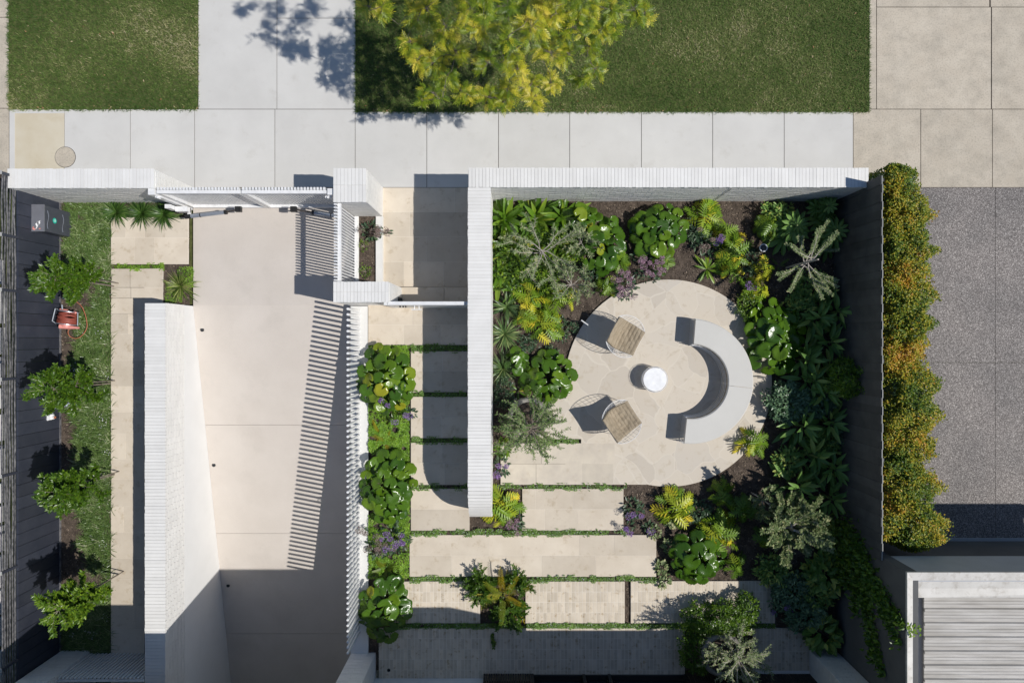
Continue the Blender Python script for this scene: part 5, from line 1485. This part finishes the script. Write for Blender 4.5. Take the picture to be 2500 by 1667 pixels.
for _ in range(26):
    a = r.uniform(0, 6.3); q_ = r.uniform(.3, 2.3)
    x, y, z = .9 + q_ * math.cos(a), 8.0 + q_ * math.sin(a) * .9, r.uniform(3.6, 5.6)
    if CY - y * PPM / (1 - z / H) < -70: cl.append((x, y, z, .38))
wood = MB(); TP = []; TY = []
wood.tube([(0, 0, -.1), (.03, -.05, 1.2), (-.05, -.1, 2.3)], [.16, .13, .11], 12)
forks = [np.array([-.05, -.1, 2.3]) + np.array([math.cos(k * 1.05), math.sin(k * 1.05), .55]) * .7 for k in range(6)]
for f_ in forks: wood.tube([(-.05, -.1, 2.25), f_ * .5 + np.array([-.03, -.05, 1.2]), f_], [.08, .06, .045], 7, caps=False)
cl.sort(key=lambda q_: math.hypot(q_[0] - .9, q_[1] - 7.9))
nodes = [(f_, .045) for f_ in forks]
for x, y, z, rad in cl:
    c = np.array([x, y, z]) - O
    c2 = c - [0, 0, rad * .3]
    near = sorted(nodes, key=lambda g_: np.linalg.norm(c2 - g_[0]) + .25 * np.linalg.norm(g_[0][:2]))[0]
    f_, rf_ = near; r0_ = max(.007, rf_ * .72)
    mid = f_ * .5 + c2 * .5 + r.normal(0, .09, 3); m1 = f_ * .75 + c2 * .25 + r.normal(0, .06, 3); m3 = f_ * .25 + c2 * .75 + r.normal(0, .05, 3)
    wood.tube([f_, m1, mid, m3, c2], [r0_, r0_ * .9, r0_ * .8, r0_ * .7, r0_ * .6], 5, caps=False)
    nodes.append((c2, r0_ * .8))
    ns = max(7, int(rad * 50))
    for _ in range(ns):
        d = r.normal(0, 1, 3); d /= np.linalg.norm(d); d[2] *= .55
        e = c2 + d * rad * r.uniform(.5, 1.15)
        wood.tube([c2, (c2 + e) / 2 + r.normal(0, .02, 3), e], [.0045, .003, .0015], 4, caps=False)
        for u in np.linspace(.3, 1, 4):
            p = c2 + (e - c2) * u
            for _ in range(2): TP.append(p + r.normal(0, .015, 3)); TY.append(math.atan2(d[1], d[0]) + r.normal(0, .9))
TP = np.array(TP); n = len(TP)
kk = np.array([mn.noise(Vector(p * 1.3)) for p in TP])
q = MB(); q.inst(FROND, TP, np.array(TY), r.uniform(-.5, .5, n), r.normal(0, .5, n), r.uniform(.09, .16, n), np.clip(.42 + .55 * kk + r.normal(0, .24, n), 0, 1))
q.build('crown', M['tree'], t); wood.build('trunk', M['bark_tree'], t)
# ================================================================ FURNITURE AND SMALL THINGS
# --- curved bench
bz = .68; bcx, bcy = PX(1687, bz), PY(931, bz)
t = thing('curved_bench', 'half ring wire bench with pale grey cushion round the patio table', 'bench', None, (bcx, bcy, .3))
ri, ro = .755, 1.265
A0, A1, AS = R(-96), R(85.5), R(-6.2)
def sector(a0, a1):
    q = MB(); n = 36
    prof = [(ri + .012, .315), (ri, .33), (ri, .365), (ri + .018, .381), (ro - .018, .381), (ro, .365), (ro, .33), (ro - .012, .315)]
    m_ = len(prof); V = []
    for i in range(n + 1):
        u = i / n; a = a0 + (a1 - a0) * u
        puff = .004 * math.sin(PI * u) 
        for rr_, zz_ in prof: V.append((rr_ * math.cos(a), rr_ * math.sin(a), zz_ + (puff if zz_ > .37 else 0)))
    F = [(i * m_ + j, (i + 1) * m_ + j, (i + 1) * m_ + (j + 1) % m_, i * m_ + (j + 1) % m_) for i in range(n) for j in range(m_)]
    q.add(V, [f[::-1] for f in F])
    for s in (0, n):
        b0 = s * m_
        VV = [V[b0 + j] for j in range(m_)] + [tuple(np.mean([V[b0 + j] for j in range(m_)], 0))]
        q.add(VV, [(j, (j + 1) % m_, m_) for j in range(m_)])
    return q
for k, (a, b_) in enumerate(((A0, AS - .004), (AS + .004, A1))):
    sector(a, b_).build('seat_cushion', M['cushion'], t, False)
fr = MB()
def arc(rad, z, a0=A0, a1=A1, n=60): return [(rad * math.cos(a), rad * math.sin(a), z) for a in np.linspace(a0, a1, n)]
for z in (.012, .10, .18, .26):
    fr.tube(arc(ri - .03 + z * .06, z), .0085, 6); fr.tube(arc(ro + .008, z), .006, 6)
    for a in (A0 - .004, A1 + .004):
        fr.tube([((ri - .012) * math.cos(a), (ri - .012) * math.sin(a), z), ((ro + .008) * math.cos(a), (ro + .008) * math.sin(a), z)], .0045, 6)
for a in np.linspace(A0, A1, 19):
    fr.tube([((ri - .012) * math.cos(a), (ri - .012) * math.sin(a), .01), ((ri - .012) * math.cos(a), (ri - .012) * math.sin(a), .31), ((ro + .008) * math.cos(a), (ro + .008) * math.sin(a), .31), ((ro + .008) * math.cos(a), (ro + .008) * math.sin(a), .01)], .0045, 6)
fr.build('wire_frame', M['wire_white'], t, True)

# --- side table
tz = .585; tx, ty = PX(1599, tz), PY(926, tz)
t = thing('side_table', 'round white side table on a wire drum between chairs and bench', 'table', None, (tx, ty, .3))
q = MB(); q.lathe((0, 0, 0), [(.001, .270), (.236, .270), (.240, .276), (.240, .282), (.236, .286), (.001, .2862)], 64); q.build('table_top', M['table_white'], t, False)
q = MB()
for z, rr_ in ((.008, .235), (.07, .243), (.13, .25), (.19, .256), (.245, .26), (.285, .262)):
    q.tube([(rr_ * math.cos(a), rr_ * math.sin(a), z) for a in np.linspace(0, 2 * PI, 60, endpoint=False)], .0042, 6, closed=True)
for a in np.linspace(0, 2 * PI, 16, endpoint=False):
    q.tube([(.235 * math.cos(a), .235 * math.sin(a), .005), (.262 * math.cos(a), .262 * math.sin(a), .287)], .0035, 6)
for a in (0, PI / 2): q.tube([(-.258 * math.cos(a), -.258 * math.sin(a), .262), (.258 * math.cos(a), .258 * math.sin(a), .262)], .004, 6)
q.build('wire_frame', M['wire_white'], t, True)

# --- two wire lounge chairs
def chair(label, bx, by, ang, seed):
    r = np.random.default_rng(seed)
    t = thing('lounge_chair', label, 'chair', 'wire lounge chairs facing the bench', (bx, by, .3)); t.rotation_euler[2] = ang
    # profile from the top of the back down to the front of the seat: (x, z)
    kn = np.array([(0, .735), (.05, .66), (.12, .52), (.19, .41), (.27, .365), (.36, .36), (.46, .375), (.56, .395), (.655, .41)])
    s_ = np.linspace(0, 1, len(kn))
    def prof(v): return np.array([np.interp(v, s_, kn[:, 0]), np.interp(v, s_, kn[:, 1])])
    def half(v): return .268 + .035 * math.sin(PI * min(1, v * 1.05)) ** 1
    nu, nv = 28, 64
    V = []
    seams = [.10, .20, .30, .40, .52, .62, .72, .81, .90]
    for j in range(nv + 1):
        v = j / nv; p = prof(v); dp = prof(min(1, v + .02)) - prof(max(0, v - .02)); nrm = np.array([-dp[1], dp[0]]) / np.linalg.norm(dp)
        for i in range(nu + 1):
            u = i / nu * 2 - 1
            y = u * (half(v) - .05 * (v > .93) * (v - .93) / .07 * 0)
            bow = .035 * (u * u) * (1 if v < .75 else 1 - (v - .75) * 2)
            th_ = .03
            for sm in seams: th_ -= .009 * math.exp(-((v - sm) / .009) ** 2)
            th_ -= .012 * math.exp(-((abs(u) - .5) / .02) ** 2) * (v > .35) * (v < .7)
            wr_ = .013 * mn.noise(Vector((u * 4 + seed, v * 11, seed))) + .034 * math.exp(-((u - .15) / .4) ** 2 - ((v - .45) / .12) ** 2) * mn.noise(Vector((u * 9, v * 26, seed * 2.)))
            edge = min(1, (1 - abs(u)) / .05, v / .02 + .15, (1 - v) / .02 + .15)
            o_ = (th_ * (.35 + .65 * edge) + wr_ * edge + bow)
            V.append((p[0] + nrm[0] * o_, y, p[1] + nrm[1] * o_))
    n1 = len(V)
    for j in range(nv + 1):
        v = j / nv; p = prof(v)
        for i in range(nu + 1):
            u = i / nu * 2 - 1; V.append((p[0], u * half(v), p[1] + .004 + .03 * u * u))
    F = []
    for j in range(nv):
        for i in range(nu):
            a = j * (nu + 1) + i; F.append((a, a + nu + 1, a + nu + 2, a + 1)); F.append((n1 + a, n1 + a + 1, n1 + a + nu + 2, n1 + a + nu + 1))
    for j in range(nv):
        for i in (0, nu):
            a = j * (nu + 1) + i; b_ = a + nu + 1; F.append((a, n1 + a, n1 + b_, b_) if i == 0 else (a, b_, n1 + b_, n1 + a))
    for i in range(nu):
        for j in (0, nv):
            a = j * (nu + 1) + i; F.append((a, a + 1, n1 + a + 1, n1 + a) if j == 0 else (a + 1, a, n1 + a, n1 + a + 1))
    q = MB(); q.add(V, F); cu = q.build('seat_cushion', M['canvas'], t, True)
    q = MB()
    for sm in seams:
        j = int(round(sm * nv)); row = [np.array(V[j * (nu + 1) + i]) + [0, 0, .0035] for i in range(nu + 1)]
        q.tube(row, .0022, 4, caps=False)
    q.build('piping', M['canvas_seam'], cu)
    fr = MB(); wr = .0048
    def edge_pt(v, s): p = prof(v); return np.array([p[0], s * (half(v) + .012), p[1] - .004])
    def loop_pt(w_, s):       # outer arm loop, from back corner round to the front corner
        a = edge_pt(.02, s); b_ = edge_pt(.98, s)
        m1 = np.array([.16, s * (half(.5) + .15), .64]); m2 = np.array([.48, s * (half(.5) + .17), .50])
        return (1 - w_) ** 3 * a + 3 * (1 - w_) ** 2 * w_ * m1 + 3 * (1 - w_) * w_ * w_ * m2 + w_ ** 3 * b_
    for s in (-1, 1):
        fr.tube([edge_pt(v, s) for v in np.linspace(0, 1, 24)], wr, 6)
        fr.tube([loop_pt(w_, s) for w_ in np.linspace(0, 1, 28)], wr * 1.25, 6)
        for w_ in np.linspace(.14, .88, 8):
            fr.tube([edge_pt(w_, s), (edge_pt(w_, s) + loop_pt(w_, s)) / 2 - [0, 0, .02], loop_pt(w_, s)], .003, 5)
        for f_ in (.35, .7):
            fr.tube([edge_pt(w_, s) * (1 - f_) + loop_pt(w_, s) * f_ - [0, 0, .02] for w_ in np.linspace(.04, .97, 20)], .003, 5)
        fr.tube([(.14, s * .30, .48), (.10, s * .27, .012), (.56, s * .27, .012), (.60, s * .29, .40)], .007, 7)
    for v in (0, 1): fr.tube([(prof(v)[0], y, prof(v)[1] - .004) for y in np.linspace(-half(v), half(v), 10)], wr, 6)
    for v in np.linspace(.12, .88, 7): fr.tube([(prof(v)[0] + .0, y, prof(v)[1] - .012) for y in np.linspace(-half(v), half(v), 8)], .003, 5)
    for u in np.linspace(-.8, .8, 6): fr.tube([(prof(v)[0], u * half(v), prof(v)[1] - .014) for v in np.linspace(0, 1, 20)], .003, 5)
    fr.tube([(.10, -.27, .012), (.10, .27, .012)], .006, 6); fr.tube([(.56, -.27, .012), (.56, .27, .012)], .006, 6)
    fr.build('wire_frame', M['wire_white'], t, True)
z = 1.02
chair('upper wire lounge chair with khaki quilted cushion, nearer the street wall', PX(1495, z), PY(802.5, z), math.atan2(-.305, .58), 3)
chair('lower wire lounge chair with khaki quilted cushion, nearer the stone bowl', PX(1488, z), PY(1053, z), math.atan2(.359, .546), 7)

# --- meter box on the charcoal fence
bx0, bx1, by0, by1 = -9.615 + .055, -9.325, PY(563.7, 1.03), PY(500.6, 1.03)
t = thing('meter_box', 'charcoal metal meter box with a teal sticker on the side fence', 'box', None, (bx0, by0, .17))
q = MB(); q.box(bx0, bx1, by0, by1, .16, 1.0); q.build('cabinet', M['charcoal_box'], t)
q = MB(); q.box(bx0, bx1 + .012, by0 - .012, by1 + .012, 1.001, 1.03); q.build('lid', M['box_lid'], t)
q = MB()
for z0 in (.45, .9):
    q.tube([(bx1 + .004, by0 + .06 + u * .36, z0 + .02 * math.sin(u * 7)) for u in np.linspace(0, 1, 10)], .004, 5)
q.build('wire', M['steel'], t)
q = MB(); q.tube([(bx1 + .001, (by0 + by1) / 2, .70), (bx1 + .004, (by0 + by1) / 2, .70)], .055, 28); sk = q.build('sticker', M['teal'], t)
q = MB(); q.tube([(bx1 + .005, (by0 + by1) / 2 + .022 * math.cos(a), .70 + .022 * math.sin(a)) for a in np.linspace(.6, 5.4, 14)], .0035, 5); q.tube([(bx1 + .005, (by0 + by1) / 2 + .02, .68), (bx1 + .005, (by0 + by1) / 2 + .034, .70)], .0035, 5); q.build('sticker_mark', M['white_paint'], sk)
for o in t.children:
    o.data.transform(__import__('mathutils').Matrix.Translation(-Vector((bx0, by0, .17))))
for o in sk.children: o.data.transform(__import__('mathutils').Matrix.Translation(-Vector((bx0, by0, .17))))
t = thing('tape_ribbon', 'crumpled white and red tape lying on the meter box lid', 'tape', None, (PX(88, 1.04), PY(550, 1.04), 1.03))
def rib(mb, pts, wd_):
    P = np.array(pts); V = np.concatenate([P + [wd_, wd_ * .6, 0], P - [wd_, wd_ * .6, 0]]); m_ = len(P)
    mb.add(V, [(i, i + 1, m_ + i + 1, m_ + i) for i in range(m_ - 1)])
q = MB(); rib(q, [(-.03, -.06, .01), (.0, -.05, .035), (.03, -.02, .02), (.02, .03, .04), (.035, .08, .012)], .014); rib(q, [(.0, -.07, .01), (.04, -.02, .03), (.07, .03, .012), (.075, .08, .03), (.09, .09, .006)], .014); q.build('white_tape', M['white_paint'], t)
q = MB(); rib(q, [(-.06, -.03, .006), (-.05, -.07, .02), (-.02, -.085, .006)], .016); rib(q, [(.06, -.06, .006), (.08, -.075, .01)], .014); q.build('red_tape', M['pink'], t)

# --- hose reel
O = np.array(W(167, 776, .42))
t = thing('hose_reel', 'faded red hose reel with grey flanges lying against the side fence', 'hose reel', None, tuple(O)); t.location.z = .18; zc = .26
rr_ = np.random.default_rng(5)
th = R(8)
def ax(u, a, rad): # axis runs mostly along photo y
    return np.array([rad * math.cos(a) * math.cos(th) + u * math.sin(th), u * math.cos(th) - rad * math.cos(a) * math.sin(th), zc + rad * math.sin(a)])
q = MB()
for u in (-.125, .135):
    q.tube([ax(u - .006, 0, 0) , ax(u + .006, 0, 0)], .205, 36)
q.build('flange', M['steel'], t)
q = MB()
for k in range(15):
    u = -.105 + k * .015; rad = .155 + .012 * (k % 2); sk_ = rr_.uniform(-.02, .02)
    q.tube([ax(u + sk_ * math.sin(a * 2), a, rad) for a in np.linspace(0, 2 * PI, 40, endpoint=False)], .0085, 6, closed=True)
for k in range(5):
    u0 = rr_.uniform(-.08, .08); ph = rr_.uniform(0, 6)
    q.tube([ax(u0 + .05 * math.sin(a + ph), a, .178) for a in np.linspace(0, 2 * PI, 40, endpoint=False)], .0085, 6, closed=True)
q.build('hose', M['hose'], t, True)
q = MB()
q.tube([ax(-.14, 0, 0), ax(-.19, 0, 0)], .10, 20); q.tube([ax(-.19, 2.6, .12), ax(-.185, .3, .06), ax(-.17, .12, .28)], [.05, .045, .02], 10); q.tube([ax(.15, 2.9, .16), ax(.15, 2.5, .02)], .025, 8); q.tube([ax(.15, .2, .14), ax(.13, .4, .22)], .02, 8)
q.build('handle', M['pink'], t, True)
q = MB()
q.tube([ax(.15, 3.0, .21), ax(.16, 2.8, .24), ax(-.1, 2.75, .26), ax(-.14, 2.9, .20)], .011, 8); q.tube([ax(.14, .3, .20), ax(.13, .25, .235), ax(-.13, .15, .25)], .010, 8); q.tube([ax(.16, 2.2, .12), ax(.25, 2.4, .13)], .014, 8)
q.build('reel_frame', M['pipe'], t, True)
hz = thing('loose_hose', 'loose orange cable looping over the grassy ground cover', 'hose', None, W(190, 780, .25))
O2 = np.array(hz.location)
pts = [W(a, b_, c) for a, b_, c in ((170, 801, .42), (166, 812, .40), (172, 822, .33), (187, 826, .30), (202, 817, .30), (212, 800, .30), (211, 780, .30), (206, 762, .30), (199, 748, .29), (188, 738, .28), (170, 728, .30))]
sp = np.array(pts); tt = np.arange(len(sp)); tf = np.linspace(0, len(sp) - 1, 60)
def crm(P, t_):
    i = int(min(len(P) - 2, t_)); u = t_ - i; p0, p1, p2, p3 = P[max(0, i - 1)], P[i], P[i + 1], P[min(len(P) - 1, i + 2)]
    return .5 * (2 * p1 + (p2 - p0) * u + (2 * p0 - 5 * p1 + 4 * p2 - p3) * u * u + (3 * p1 - p0 - 3 * p2 + p3) * u ** 3)
q = MB(); q.tube(np.array([crm(sp, x) for x in tf]) - O2, .0075, 7); q.build('cable', M['cable'], hz, True)
t = thing('garden_tap', 'small white garden tap at the fence end of the loose cable', 'tap', None, W(160, 728, .3)); t.location.z = .17
q = MB(); q.tube([(0, 0, 0), (0, 0, .16)], .014, 10); q.tube([(-.04, 0, .16), (.05, 0, .16), (.06, 0, .12)], .02, 10); q.build('tap_body', M['white_paint'], t, True)
q = MB(); q.tube([(0, -.035, .19), (0, .035, .19)], .01, 8); q.tube([(0, 0, .16), (0, 0, .19)], .008, 8); q.build('tap_handle', M['steel'], t, True)
# --- white pipe work
t = thing('pipe_fitting', 'pale grey bent pipe with white valve head below the second young tree', 'pipe', None, W(150, 992, .4)); t.location.z = .17
q = MB(); q.tube([(.22, .04, .08), (.10, .03, .22), (-.02, .02, .30), (-.09, -.01, .34), (-.13, -.08, .34), (-.135, -.16, .34)], .036, 14); q.tube([(.12, .10, 0), (.10, .05, .22)], .03, 12); q.tube([(.22, .04, .08), (.24, .04, 0)], .036, 14); q.build('pipe', M['pipe'], t, True)
q = MB(); q.tube([(-.135, -.15, .34), (-.135, -.25, .34)], .055, 16); q.tube([(-.16, -.22, .34), (-.16, -.22, .42)], .05, 16); q.tube([(-.135, -.2, .36), (-.06, -.21, .36)], .03, 10); q.build('valve', M['white_paint'], t, True)
q = MB(); q.tube([(-.06, -.21, .36), (-.035, -.21, .36)], .022, 10); q.build('valve_cap', M['cable'], t, True)

# --- garden lights
t = thing('garden_light', 'round black garden light with a bright steel rim on the shadow edge', 'light', None, W(1864.5, 605, .68)); t.location.z = .25
q = MB(); q.tube([(0, 0, 0), (0, 0, .42)], [.05, .074], 28); q.build('housing', M['black'], t)
q = MB(); q.lathe((0, 0, 0), [(.064, .418), (.066, .43), (.082, .43), (.082, .41)], 36); q.build('rim', M['wire_white'], t, True)
q = MB(); q.lathe((0, 0, 0), [(.001, .424), (.064, .422)], 28); q.build('lens', M['glass_dark'], t)
t = thing('stake_light', 'T shaped pale stake light leaning at the patio rim', 'light', None, W(1426, 788, .45)); t.location.z = .25
q = MB(); q.tube([(0, 0, 0), (0, 0, .33)], .008, 8); q.tube([(-.07, .05, .33), (.07, -.05, .33)], .013, 8); q.build('light_head', M['wire_white'], t)
q = MB(); q.tube([(-.03, .02, .33), (-.28, .05, .20)], .009, 6); q.build('bracket', M['black'], t)
t = thing('bollard_light', 'thin dark bar light lying at the right rim of the patio', 'light', None, W(1857, 921, .33)); t.location.z = .3
q = MB(); q.box(-.10, .10, -.012, .012, .12, .135); q.tube([(.1, 0, 0), (.1, 0, .12)], .01, 8); q.build('bar', M['black'], t)
t = thing('terrace_light', 'small round black floor light in the shaded brick terrace', 'floor light', None, W(949, 1635, .3))
q = MB(); q.cyl((0, 0), .036, -.01, .005, 24); q.build('rim', M['black'], t)
q = MB(); q.cyl((0, 0), .022, .005, .0075, 18); q.build('lens', M['glass_dark'], t)

# ---------------------------------------------------------------- tidy: things keep their origin at their own base
from mathutils import Matrix
for o in list(bpy.data.objects):
    if o.type == 'EMPTY' and o.parent is None and tuple(o.location) == (0, 0, 0) and o.children:
        pts = [Vector(c) for ch_ in o.children for c in ch_.bound_box]
        c = Vector(((min(p.x for p in pts) + max(p.x for p in pts)) / 2, (min(p.y for p in pts) + max(p.y for p in pts)) / 2, min(p.z for p in pts)))
        o.location = c
        for ch_ in o.children: ch_.matrix_parent_inverse = Matrix.Translation(-c)
